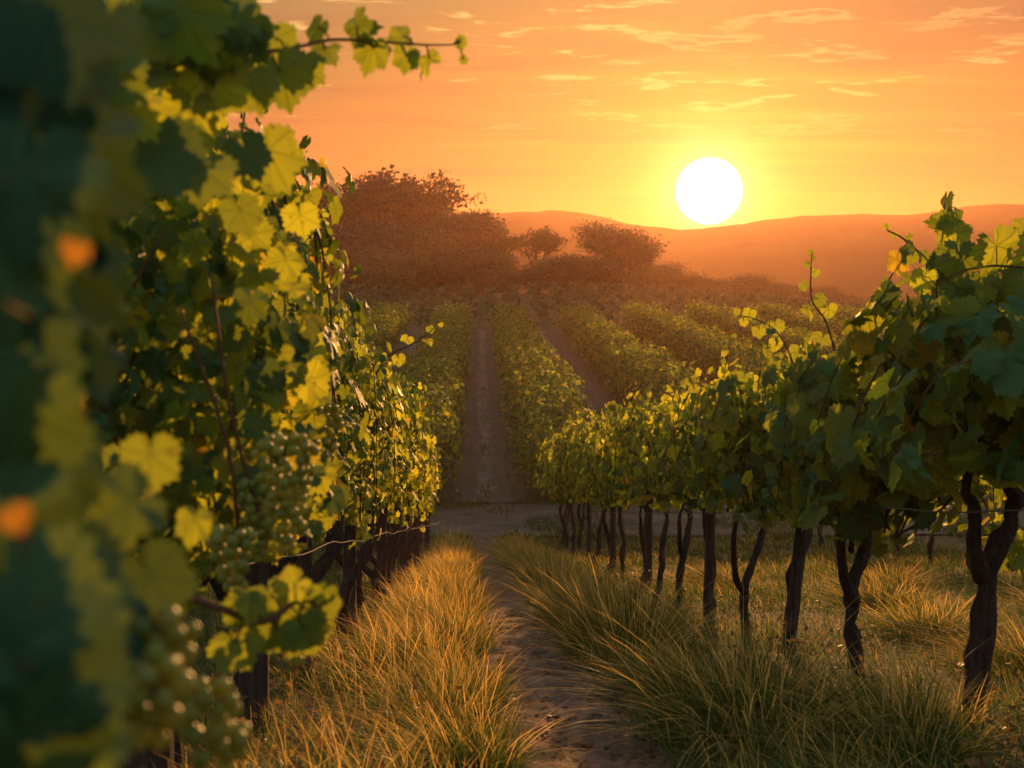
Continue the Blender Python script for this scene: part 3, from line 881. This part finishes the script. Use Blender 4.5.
lv1 = leaves(LT_HI, pos, np.array([.25, -.9, .3]) + rgB.normal(0, .3, (len(fl), 3)), np.array([q[3] for q in fl]), rgB, down=1.0, tone=np.where(np.arange(len(fl)) < nb, rgB.random(len(fl)) * .6, .995))
pos, nr, sz = region_leaves(rgB, [(-60, -40), (35, -40), (70, 110), (60, 240), (75, 380), (40, 470), (50, 520), (120, 560), (130, 610), (95, 700), (110, 790), (-60, 790)], 85, .62, 1.15, .03, .05)
lv2 = leaves(LT_HI, pos - oa, nr, sz, rgB, tone=np.where(rgB.random(len(pos)) < .06, .995, rgB.random(len(pos)) * .55))  # a few orange leaves paint further sunlit glints
fm = merge([lv1, lv2])
link('foliage', tri_mesh('vine_foliage', *fm), M_leaf_shade, va)
tm = merge(trunk_parts(302, r=.05, lean=-.1, fork=.35, spread=.1, h=.8))
o = link('trunk', tri_mesh('vine_trunk', tm[0], tm[1]), M_bark, va)
cn = []
for k in range(12):
    x = rgB.uniform(-60, 80); y = rgB.uniform(500, 700)
    cn.append(tube(smooth_path([np.array(P(x - 60, y + 60, .95)) - oa, np.array(P(x, y - 120, .9)) - oa, np.array(P(x + rgB.normal(0, 30), y - 300, .85)) - oa], 12), np.linspace(.005, .003, 12), 5))
cn.append(tube(smooth_path([np.array(P(55, 420, .9)) - oa, np.array(P(85, 520, .95)) - oa, np.array(P(120, 600, 1.0)) - oa, np.array(P(150, 650, 1.02)) - oa, np.array(P(195, 690, 1.05)) - oa], 18), np.linspace(.006, .003, 18), 6))
cm = merge(cn); link('canes', tri_mesh('vine_canes', cm[0], cm[1]), M_cane, va)
for (x, y, dd, n, ln, wd) in [(205, 672, 1.05, 24, .075, .055), (150, 640, .8, 16, .06, .05), (228, 712, 1.1, 9, .04, .035), (165, 600, .85, 10, .05, .04)]:
    g = bunch(n, ln, wd, .0098, rgB)
    o = link('grape_bunch', tri_mesh('grape_bunch', *g), M_grape, va)
    o.location = P(x, y, dd) - va.location

# ------------------------------------------------------------------ second rows on both sides of the field
def field_row(X, d0, d1, step, label, group, base, ground_off=0):
    d = d0; k = 0
    while d < d1:
        o = copy_tree(base[k % len(base)])
        o.location = (X + rnd.uniform(-.08, .08), d, g1(X, d)); o.rotation_euler = (0, 0, math.pi * (k % 2))
        tag(o, label, 'grape vine', group)
        d += step; k += 1


field_row(7.0, 11.5, 25, 1.5, 'grape vine of the second row, seen under the leaves of the right-hand row', 'vines of the second row to the right', protos[4:])
field_row(-5.6, 8.5, 25, 1.5, 'grape vine of the next row, seen through the gap in the left foreground leaves', 'vines of the next row to the left', lprotos[3:])

# ------------------------------------------------------------------ posts and wires
def post(X, d, h, r, lx, ly, label, group, seed):
    pts = smooth_path([(0, 0, -.15), (lx * .1, ly * .1, h * .1), (lx * .5, ly * .5, h * .5), (lx, ly, h)], 14)
    V = tube(pts, np.linspace(r * 1.1, r * .92, 14), 10, .07, seed)
    o = link('trellis_post', tri_mesh('trellis_post', V[0], V[1]), M_post)
    o.location = (X, d, g1(X, d))
    return tag(o, label, 'post', group)


GP = 'wooden posts of the right-hand trellis'
for k, (d, h, lx, lab) in enumerate([(7.35, 1.25, .13, 'dark wooden post leaning to the right between the second and third trunks'),
                                     (9.95, 1.3, .03, 'straight slim wooden post left of the Y-forked trunk'),
                                     (13.5, 1.3, .0, 'slim wooden post between the sixth and seventh trunks from the right edge'),
                                     (17.2, 1.3, .0, 'slim wooden post far down the right-hand row'),
                                     (21.0, 1.3, .0, 'slim wooden post near the far end of the right-hand row')]):
    post(RX - .05, d, h, .043, lx, 0, lab, GP, 700 + k)
GP2 = 'wooden posts of the left-hand trellis'
for k, (d, r, lab) in enumerate([(3.25, .062, 'thick dark wooden post at the bottom left corner, cut by the frame'), (4.75, .062, 'thick cracked wooden post second from the bottom left corner'),
                                 (6.05, .05, 'wooden post third from the bottom left in the left-hand row'), (8.2, .05, 'wooden post fourth from the bottom left in the left-hand row'),
                                 (10.9, .05, 'wooden post fifth from the bottom left in the left-hand row'), (13.9, .05, 'wooden post sixth from the bottom left in the left-hand row'),
                                 (17.0, .05, 'wooden post seventh from the bottom left in the left-hand row'), (20.3, .05, 'wooden post eighth from the bottom left in the left-hand row')]):
    post(LX + .03, d, 1.25, r, .02, .02, lab, GP2, 720 + k)


def wire(X, zoff, d0, d1, sag, label, r=.0028, seed=0):
    rg = np.random.default_rng(seed)
    pts = []
    n = 90
    for k in range(n):
        d = d0 + (d1 - d0) * k / (n - 1)
        ph = ((d - d0) % 2.9) / 2.9
        pts.append((X + .012 * math.sin(d * 2.1 + seed) + .05, d, g1(X, d) * .0 - .161 * d * (1 if d < 24 else 1) + zoff - sag * 4 * ph * (1 - ph) + .006 * math.sin(d * 5)))
    V = tube(np.array(pts), r, 6)
    o = link('trellis_wire', tri_mesh('trellis_wire', V[0], V[1]), M_wire)
    return tag(o, label, 'wire', 'trellis wires')


wire(RX - .14, .965, 2.5, 24.0, .015, 'pale sagging wire strung along the trunks of the right-hand row', .0035, 1)
wire(RX + .25, .36, 2.5, 24.0, .04, 'thin low wire near the grass behind the right-hand trunks', .0022, 2)
wire(LX + .20, .82, 2.8, 24.0, .03, 'pale wire under the leaves of the left-hand row', .0022, 3)

# ------------------------------------------------------------------ hillside block of vines
FAR = []
for s in range(5):
    lv, canes = vine_parts(600 + s, L=1.7, T=.92, z0=.25, z1=2.25, n_shoot=11, fill=600, tmpl=LT_FAR, size=.105, spires=2, spire_h=.25)
    tk = merge(trunk_parts(600 + s, r=.05))
    V = np.concatenate([lv[0], tk[0]]); T = np.concatenate([lv[1], tk[1] + len(lv[0])])
    me = tri_mesh('hillside_vine', V, T, np.concatenate([lv[2], tk[2]]), np.concatenate([lv[3], tk[3]]), smooth=False,
                  mat_idx=np.concatenate([np.zeros(len(lv[1])), np.ones(len(tk[1]))]))
    me.materials.append(M_leaf_hill); me.materials.append(M_bark)
    FAR.append(me)
row_lab = {-6.3: 'second hillside row left of the central dirt lane', -1.75: 'hillside row just left of the central dirt lane', 2.05: 'hillside row just right of the central dirt lane',
           6.65: 'second hillside row right of the central dirt lane', 11.2: 'third hillside row right of the central dirt lane', 15.8: 'fourth hillside row right of the central dirt lane',
           20.4: 'fifth hillside row right of the central dirt lane', 25.0: 'sixth hillside row right of the central dirt lane'}
YTOP = 84
for X, lab in row_lab.items():
    y0 = {-6.3: 30, -1.75: 29.6, 2.05: 29.6, 6.65: 31, 11.2: 36, 15.8: 46, 20.4: 56, 25.0: 64}[X]
    yy = y0
    while yy < YTOP:
        o = link('grape_vine', FAR[rnd.randrange(5)])
        o.location = (X + rnd.uniform(-.12, .12), yy, g1(X, yy)); o.rotation_euler = (0, 0, math.pi * rnd.randrange(2) + rnd.uniform(-.08, .08))
        z = rnd.uniform(.92, 1.12)
        o.scale = (1.1 * z, 1.12, z * 1.02)
        where = 'low in' if yy < 45 else 'halfway up' if yy < 63 else 'high in'
        tag(o, f'leafy hillside vine {where} the {lab}', 'grape vine', f'vines {where} the {lab}')
        yy += 1.62
# the upper vineyard block beyond, read as one mass
rg = np.random.default_rng(77)
pos = []
for X in np.arange(-40, 62, 2.5):
    m = int(95 * (1.0))
    for yy in np.arange(87, 158, .2):
        if rg.random() < .92: pos.append((X + rg.normal(0, .33) + .03 * (yy - 88), yy + rg.normal(0, .2), rg.uniform(.2, 1.7)))
pos = np.array(pos); pos[:, 2] += gz(pos[:, 0], pos[:, 1])
lv = leaves(LT_FAR, pos, rg.normal(0, 1, pos.shape) + [0, -.3, .5], rg.uniform(.26, .42, len(pos)), rg)
tag(link('upper_vineyard', tri_mesh('upper_vineyard', *lv, smooth=False), M_tree), 'far vineyard block below the woods, blending into one mass', 'vineyard', kind='stuff')  # dark tree leaf colour paints this block as unlit

# ------------------------------------------------------------------ trees on the ridge
def tree_mesh_data(seed, h=10, spread=.42, trunk_h=.28, levels=4, clump=1.0, per=46, leaf=.20, sparse=1.0, droop=.0):
    rg = np.random.default_rng(seed)
    tubes, ends = [], []

    def grow(p, d, ln, r, lv):
        n = 5
        pts = [p]; dd = d.copy()
        for i in range(n):
            dd = norm(dd + rg.normal(0, .13, 3) + np.array([0, 0, .04]))
            pts.append(pts[-1] + dd * ln / n)
        tubes.append(tube(pts, np.linspace(r, r * .6, n + 1), 6 if lv > 1 else 4, .05, int(rg.integers(1e6)), cap=False))
        if lv <= 2: ends.append((pts[-1], ln)); ends.append((pts[3], ln * .8))
        if lv == 0: return
        kids = 3 if lv < levels else 5
        for k in range(kids):
            a = 6.283 * (k + rg.random() * .6) / kids
            side = np.array([math.cos(a), math.sin(a), 0])
            nd = norm(dd + rg.normal(0, .12, 3)) if k == 0 and lv > 1 else norm(dd * rg.uniform(.5, 1.0) + side * rg.uniform(.55, 1.15) * spread * 2.0 + np.array([0, 0, .12 - droop]))
            grow(pts[-1] if k else pts[4], nd, ln * rg.uniform(.58, .8), r * .55, lv - 1)
    grow(np.array([0, 0, -.3]), np.array([0, 0, 1.0]), h * trunk_h, h * .028, levels)
    ends2 = [e for e in ends if rg.random() < sparse]
    pos = []; tn = []
    for e, ln in ends2:
        R = clump * h * .075
        k = per
        q = norm(rg.normal(0, 1, (k, 3))) * (rg.random(k) ** .5)[:, None] * R * np.array([1.15, 1.15, .8])
        pos.append(e + q); tn.append(np.clip(rg.random() * .85 + rg.normal(0, .08, k), 0, .94))
    pos = np.concatenate(pos)
    zmax = pos[:, 2].max(); s = h / zmax
    tb = merge(tubes)
    cen = pos.mean(0)
    nr = norm(pos - cen) + rg.normal(0, .6, pos.shape)
    lv_ = leaves(LT_FAR, pos * s, nr, rg.uniform(.7, 1.3, len(pos)) * leaf, rg, tone=np.concatenate(tn))
    return (tb[0] * s, tb[1]), lv_


TK = {'spiky': [tree_mesh_data(981, 10, .50, .10, per=22, clump=.55, leaf=.19, sparse=.6)],
      'broad': [tree_mesh_data(900 + s, 10, .42, .16, per=20, clump=.55, leaf=.22, sparse=.5) for s in range(3)],
      'round': [tree_mesh_data(920 + s, 10, .34, .16, per=22, clump=.58, leaf=.21, sparse=.55) for s in range(2)],
      'airy': [tree_mesh_data(940, 10, .45, .34, per=9, clump=.75, leaf=.16, sparse=.5), tree_mesh_data(941, 10, .48, .24, per=20, clump=.60, leaf=.19, sparse=.62)],
      'bushy': [tree_mesh_data(960 + s, 10, .55, .12, per=34, clump=1.05, leaf=.22) for s in range(2)]}
TM = {k: [(tri_mesh('tree_trunk', *a), tri_mesh('tree_crown', *b, smooth=False)) for a, b in v] for k, v in TK.items()}


def tree(kind, var, px, ytop, d, label, group, width=1.0, sink=0.0, cat='tree', name=None):
    X = P(px, 300, d).x; Y = P(px, 300, d).y
    gzz = g1(X, Y)
    top = CAMZ + (330 - ytop) / F * d
    hgt = max(1.5, top - gzz + sink)
    t = empty(name or 'ridge_tree', (X, Y, gzz - sink), rnd.uniform(0, 6.28))
    tag(t, label, cat, group)
    tm_, cm_ = TM[kind][var % len(TM[kind])]
    a = link('trunk', tm_, M_tbark, t); b = link('crown', cm_, M_tree, t)
    s = hgt / 10
    t.scale = (s * width, s * width, s)
    return t


GW = 'trees of the dark wood on the left ridge'
wood = [  # kind, variant, px, top y, depth, width, label
    ('airy', 0, 328, 172, 168, 1.0, 'lacy half-bare tree at the top left of the ridge wood'),
    ('airy', 1, 385, 170, 172, 1.1, 'tallest loose-crowned tree at the top of the ridge wood'),
    ('airy', 1, 425, 183, 174, .8, 'loose-topped tree on the right shoulder of the tallest ridge tree'),
    ('broad', 2, 362, 184, 176, .8, 'dense tree between the lacy tree and the tallest crown'),
    ('round', 0, 482, 210, 165, 1.1, 'rounded tree at the right end of the ridge wood'),
    ('round', 1, 455, 213, 162, 1.0, 'rounded tree left of the last tree of the ridge wood'),
    ('round', 0, 505, 225, 164, .9, 'small tree at the very right tip of the ridge wood'),
    ('broad', 1, 285, 190, 165, 1.2, 'dark tree half hidden by the vine leaves at the left of the wood'),
    ('broad', 2, 255, 186, 160, 1.2, 'dark tree behind the near vine leaves, left of the ridge wood'),
    ('bushy', 0, 318, 218, 150, 1.3, 'low bushy tree in front of the lacy tree'),
    ('bushy', 1, 362, 215, 152, 1.3, 'bushy tree in the middle front of the ridge wood'),
    ('bushy', 0, 408, 218, 153, 1.3, 'bushy tree in front of the tall crowns, centre right of the wood'),
    ('bushy', 1, 445, 228, 152, 1.2, 'low bushy tree in the right front of the ridge wood'),
    ('bushy', 0, 300, 238, 140, 1.3, 'dark shrubby tree at the lower left foot of the wood'),
    ('bushy', 1, 345, 240, 141, 1.4, 'dark shrubby tree at the foot of the wood below the lacy tree'),
    ('bushy', 0, 390, 245, 142, 1.4, 'dark shrubby tree at the middle foot of the wood'),
    ('bushy', 1, 432, 248, 145, 1.3, 'dark shrubby tree at the right foot of the wood'),
    ('bushy', 0, 470, 243, 150, 1.3, 'shrubby tree below the rounded tree at the right end'),
    ('bushy', 1, 505, 252, 156, 1.2, 'shrubby tree closing the wood on its right side'),
    ('broad', 0, 215, 185, 158, 1.2, 'dark ridge tree glimpsed through the near leaves'),
]
for kind, var, px, yt, dd, w, lab in wood:
    tree(kind, var, px, yt, dd, lab, GW, w, sink=1.3 if kind == 'bushy' else .2)
tree('airy', 1, 541, 228, 166, 'small lone tree with an open crown on the bare crest', None, .95)
tree('spiky', 0, 612, 216, 160, 'wide spiky-topped tree glowing orange below the sun', None, 1.3)
tree('spiky', 0, 642, 232, 162, 'smaller crown joined to the right side of the wide glowing tree', None, 1.1)
GS = 'shrubs along the right-hand crest'
pl = ['right of', 'well right of']
shr = [(528, 262), (560, 255), (580, 252), (665, 262), (690, 274), (712, 278), (735, 277), (760, 273), (785, 281), (812, 285), (840, 293), (868, 298), (895, 302), (925, 305), (955, 303), (985, 307), (1015, 306), (675, 284), (725, 290), (775, 294), (825, 303), (880, 312)]
nm = ['under the lone tree', 'between the lone tree and the wide tree', 'at the left foot of the wide glowing tree', 'at the right foot of the wide glowing tree', 'left of and below the sun', 'straight below the sun', 'just right of below the sun', 'forming the highest bump right of the sun', 'right of the crest bump', 'above the upright vine shoot', 'over the tips of the right row, left part', 'over the tips of the right row, middle', 'left of the tall shoots by the valley mist', 'behind the tall vine shoots', 'between the tall shoots and the right edge', 'behind the big vine at the right', 'at the far right edge', 'in the second line below the wide tree', 'in the second line below the sun', 'in the second line right of the sun', 'in the second line above the right row', 'in the second line near the valley mist']
for k, ((px, yt), n_) in enumerate(zip(shr, nm)):
    dd = 158 if k < 17 else 138
    tree('bushy', k, px, yt, dd, f'low dark shrub on the crest {n_}', GS, 1.7 + .2 * (k % 3), sink=.6, cat='shrub', name='crest_shrub')
# woods rolling down beyond the right crest
GB = 'scattered trees on the slope below the crest'

# ------------------------------------------------------------------ grass
def blades(base, ln, lean, bend, width, tone, rg, segs=4):
    """base (k,3), ln (k,), lean (k,2) horizontal direction*amount, bend (k,)"""
    k = len(base)
    t = np.linspace(0, 1, segs + 1)
    hx = lean[:, None, :] * (t[None] * .35 + bend[:, None] * t[None] ** 2)[..., None] * ln[:, None, None]
    dz = ln[:, None] * (t[None] - .42 * bend[:, None] * t[None] ** 2.4 * np.minimum(np.linalg.norm(lean, axis=1), 1.2)[:, None])
    c = base[:, None, :] + np.concatenate([hx, dz[..., None]], -1)
    a = rg.uniform(0, 6.283, k)
    wd = np.stack([np.cos(a), np.sin(a), np.zeros(k)], 1)[:, None, :] * (width[:, None] * (1 - t[None] ** 1.6 * .92))[..., None] * .5
    V = np.stack([c - wd, c + wd], 2).reshape(-1, 3)
    n = (segs + 1) * 2
    T = []
    for s in range(segs):
        o = s * 2
        T += [(o, o + 1, o + 3), (o, o + 3, o + 2)]
    T = (np.array(T)[None] + (np.arange(k) * n)[:, None, None]).reshape(-1, 3)
    uv = np.tile(np.stack([np.tile([0., 1.], segs + 1), np.repeat(t, 2)], 1), (k, 1))
    return V, T, uv, np.repeat(tone, n)


def tussock_mesh(seed, n=1300, R=.27, H=.57, wind=(-.35, -.05)):
    rg = np.random.default_rng(seed)
    a = rg.uniform(0, 6.283, n); r = R * rg.random(n) ** .6
    b = np.stack([r * np.cos(a), r * np.sin(a), np.full(n, -.03)], 1)
    out = np.stack([np.cos(a), np.sin(a)], 1) * (r / R)[:, None] * rg.uniform(.25, 1.1, n)[:, None] + np.array(wind) * rg.uniform(.1, 1.0, n)[:, None] + rg.normal(0, .14, (n, 2))
    ln = H * rg.uniform(.45, 1.1, n) * (1 - .25 * (r / R))
    tn = np.clip(rg.beta(2.2, 2.2, n), 0, 1)
    st = rg.random(n) < .09
    ln = np.where(st, ln * 1.3, ln); tn = np.where(st, .95, tn)
    return tri_mesh('grass_tussock', *blades(b, ln, out, rg.uniform(.4, 1.15, n), rg.uniform(.0028, .0075, n), tn, rg, 5), smooth=False)


TUS = [tussock_mesh(70 + s, wind=w) for s, w in enumerate([(-.55, -.1), (-.3, .1), (-.7, .0), (-.2, -.2), (-.45, .15)])]
OR2 = ORD + ['seventeenth', 'eighteenth', 'nineteenth', 'twentieth', 'twenty-first', 'twenty-second', 'twenty-third', 'twenty-fourth', 'twenty-fifth', 'twenty-sixth']


def put_tus(x, y, s, sz, lab, grp, k):
    o = link('grass_tussock', TUS[k % 5], M_grass)
    o.location = (x, y, g1(x, y)); o.rotation_euler = (0, 0, rnd.uniform(-1.3, 1.3)); o.scale = (s, s, sz)
    tag(o, lab, 'grass tussock', grp)


rt = [(1.10, 4.65, 1.35, 1.0), (1.62, 4.3, 1.0, .7), (.98, 5.9, .62, .5), (.92, 6.95, 1.25, 1.05), (.86, 8.7, 1.05, .95), (.84, 10.2, .8, .7), (.80, 11.6, 1.1, .95), (.78, 13.5, 1.0, .9), (.85, 15.2, 1.1, .9), (.72, 17.0, 1.1, .9), (.74, 18.8, 1.1, .9), (.62, 20.6, 1.1, .85), (.66, 22.3, 1.1, .8)]
for k, (x, y, s, sz) in enumerate(rt):
    put_tus(x, y, s, sz, f'golden grass tussock, {OR2[k]} from the camera along the right side of the path', 'tussocks right of the path', k)
lt = [(-.16, 4.1, .9, .66), (-.26, 5.0, 1.0, .8), (-.18, 5.7, .85, .66), (-.45, 6.4, 1.1, .92), (-.28, 7.5, 1.05, .9), (-.42, 8.7, 1.1, .95), (-.32, 10.0, 1.1, .95), (-.42, 11.4, 1.1, .9), (-.32, 12.8, 1.1, .95), (-.40, 14.3, 1.1, .9), (-.34, 15.9, 1.1, .9), (-.42, 17.6, 1.1, .9), (-.36, 19.4, 1.1, .85), (-.42, 21.2, 1.1, .85), (-.4, 22.8, 1.0, .8)]
for k, (x, y, s, sz) in enumerate(lt):
    put_tus(x + (.08 if y < 12 else 0), y, s * .95, sz * .74, f'golden grass tussock, {OR2[k]} from the camera along the left side of the path', 'tussocks left of the path', k + 2)

for k, (x, y, s_, sz, lb) in enumerate([(3.3, 8.2, 1.3, .62, 'low grassy mound in the open strip behind the second trunk from the right'), (3.9, 11.0, 1.5, .6, 'grass mound far behind the leaning post'), (3.1, 6.3, 1.1, .6, 'dark-hearted grass mound left of the thick right-hand trunk'),
                                    (4.9, 13.2, 1.5, .6, 'grass mound below the second row on the right'), (5.2, 9.6, 1.4, .6, 'grass mound near the right edge under the rear vines'), (2.9, 13.8, 1.4, .55, 'small grass mound behind the middle trunks')]):
    put_tus(x, y, s_, sz, lb, 'grass mounds in the open strip', k)
# sward between and around: one mass
rg = np.random.default_rng(31)
N = 150000
yy = 2.8 + 22.5 * rg.random(N) ** 1.35
xx = rg.uniform(-6.5, 9.5, N)
keep = (np.abs(xx - path_x(yy)) > .20 + .14 * rg.random(N)) & (xx < .50 * yy + 1.2) & (xx > -.47 * yy - .3)
cl = np.sin(xx * 2.3 + 1.1 * np.sin(yy * 1.1)) * np.sin(yy * 1.9 + xx) * .5 + .5
keep &= rg.random(N) < (.35 + .65 * cl)
xx, yy, cl = xx[keep], yy[keep], cl[keep]
k = len(xx)
shoulder = .45 * np.exp(-((xx - path_x(yy) - .75) / .42) ** 2) + np.exp(-((xx - path_x(yy) + .72) / .38) ** 2)
ln = (.09 + .13 * cl + .22 * shoulder) * rg.uniform(.5, 1.3, k)
zz = gz(xx, yy)
le = rg.normal(0, .45, (k, 2)) + np.array([-.3, 0])
tn = np.clip(.28 + .30 * shoulder + .25 * cl + rg.normal(0, .2, k), 0, 1)
bl = blades(np.stack([xx, yy, zz - .01], 1), ln, le, rg.uniform(.2, 1.0, k), .003 + .0005 * yy * rg.uniform(.5, 1.3, k), tn, rg, 3)
# thin growth on the cross track and along the hillside lanes
N2 = 60000
y2 = 24.5 + 42 * rg.random(N2) ** 1.7; x2 = rg.uniform(-9, 17, N2)
hr = np.array(HROWS); dr = np.abs(x2[:, None] - hr[None]).min(1); lane_c = np.abs(dr - 2.0)
pt = np.sin(x2 * 1.3 + 2) * np.sin(y2 * .9) + .6 * np.sin(x2 * 3.1) * np.sin(y2 * 2.3)
ok = np.where(y2 < 29.3, pt > .25, (rg.random(N2) < np.clip(1.5 - dr, .05, 1)) | ((lane_c < .25) & (pt > .1)))
x2, y2 = x2[ok], y2[ok]; k2 = len(x2)
bl2 = blades(np.stack([x2, y2, gz(x2, y2)], 1), rg.uniform(.10, .30, k2), rg.normal(0, .4, (k2, 2)), rg.uniform(.2, 1, k2), rg.uniform(.02, .035, k2), np.clip(rg.normal(.25, .2, k2), 0, 1), rg, 2)
bl = merge([bl, bl2])
tag(link('grass', tri_mesh('grass', *bl, smooth=False), M_grass), 'uneven grass covering the ground between the rows', 'grass', kind='stuff')

# weeds and red-brown dry herbs under the rows
N = 15000
yy = 3 + 20 * rg.random(N) ** 1.3
side = rg.random(N) < .45
xx = np.where(side, rg.normal(LX + .25, .28, N), rg.normal(RX - .1, .9, N))
ok = np.abs(xx - path_x(yy)) > .38
xx, yy = xx[ok], yy[ok]
cz = np.sin(xx * 5.1 + yy * 2.2) * np.sin(yy * 4.7) > -.1
xx, yy = xx[cz], yy[cz]
pos = np.stack([xx, yy, gz(xx, yy) + rg.random(len(xx)) ** 1.5 * .24], 1)
lv = leaves(LT_FAR, pos, rg.normal(0, .7, pos.shape) + [0, -.2, .7], rg.uniform(.010, .026, len(pos)), rg, down=.2)
tag(link('undergrowth', tri_mesh('undergrowth', *lv, smooth=False), M_weed), 'low reddish weeds and herbs under the vine rows', 'undergrowth', kind='stuff')

# clods and fallen leaves on the path
V0, T0 = icosphere(1)
N = 1500
yy = 3.2 + 18 * rg.random(N) ** 1.8; xx = path_x(yy) + rg.normal(0, .22, N)
s = rg.uniform(.004, .016, N) * (1 + .6 * (rg.random(N) > .94))
def1 = 1 + .25 * rg.normal(0, 1, (N, len(V0)))
Vv = np.stack([xx, yy, gz(xx, yy) + .018 + s * .2], 1)[:, None] + V0[None] * def1[..., None] * s[:, None, None] * np.array([1.2, 1, .7])
tag(link('path_clods', tri_mesh('path_clods', Vv.reshape(-1, 3), (T0[None] + (np.arange(N) * len(V0))[:, None, None]).reshape(-1, 3), smooth=False), M_path), 'small clods and stones strewn on the dirt path', 'stones', kind='stuff')
N = 900
yy = 3.2 + 16 * rg.random(N) ** 1.6; xx = path_x(yy) + rg.normal(0, .35, N)
pos = np.stack([xx, yy, gz(xx, yy) + .035], 1)
lv = leaves(LT_LOW, pos, rg.normal(0, .35, pos.shape) + [0, 0, 1], rg.uniform(.010, .026, N), rg, down=.0, spin=2)
tag(link('fallen_leaves', tri_mesh('fallen_leaves', *lv, smooth=False), M_weed), 'small dry fallen leaves scattered on the path', 'fallen leaves', kind='stuff')

# ------------------------------------------------------------------ haze: the evening air
m = bpy.data.materials.new('evening_air'); m.use_nodes = True
t = NT(m.node_tree)
pv = t.n('ShaderNodeVolumePrincipled', {'Color': (1.0, 0.54, 0.33), 'Density': 0.00031, 'Anisotropy': 0.66})
out = t.n('ShaderNodeOutputMaterial'); t.t.links.new(pv.outputs[0], out.inputs['Volume'])
x0, x1, y0, y1, z0, z1 = -830, 830, -90, 830, -44, 94
V = [(x, y, z) for x in (x0, x1) for y in (y0, y1) for z in (z0, z1)]
me = bpy.data.meshes.new('haze')
me.from_pydata(V, [], [(0, 1, 3, 2), (4, 6, 7, 5), (0, 4, 5, 1), (2, 3, 7, 6), (0, 2, 6, 4), (1, 5, 7, 3)])
haze = link('haze', me, m)
tag(haze, kind='stuff')
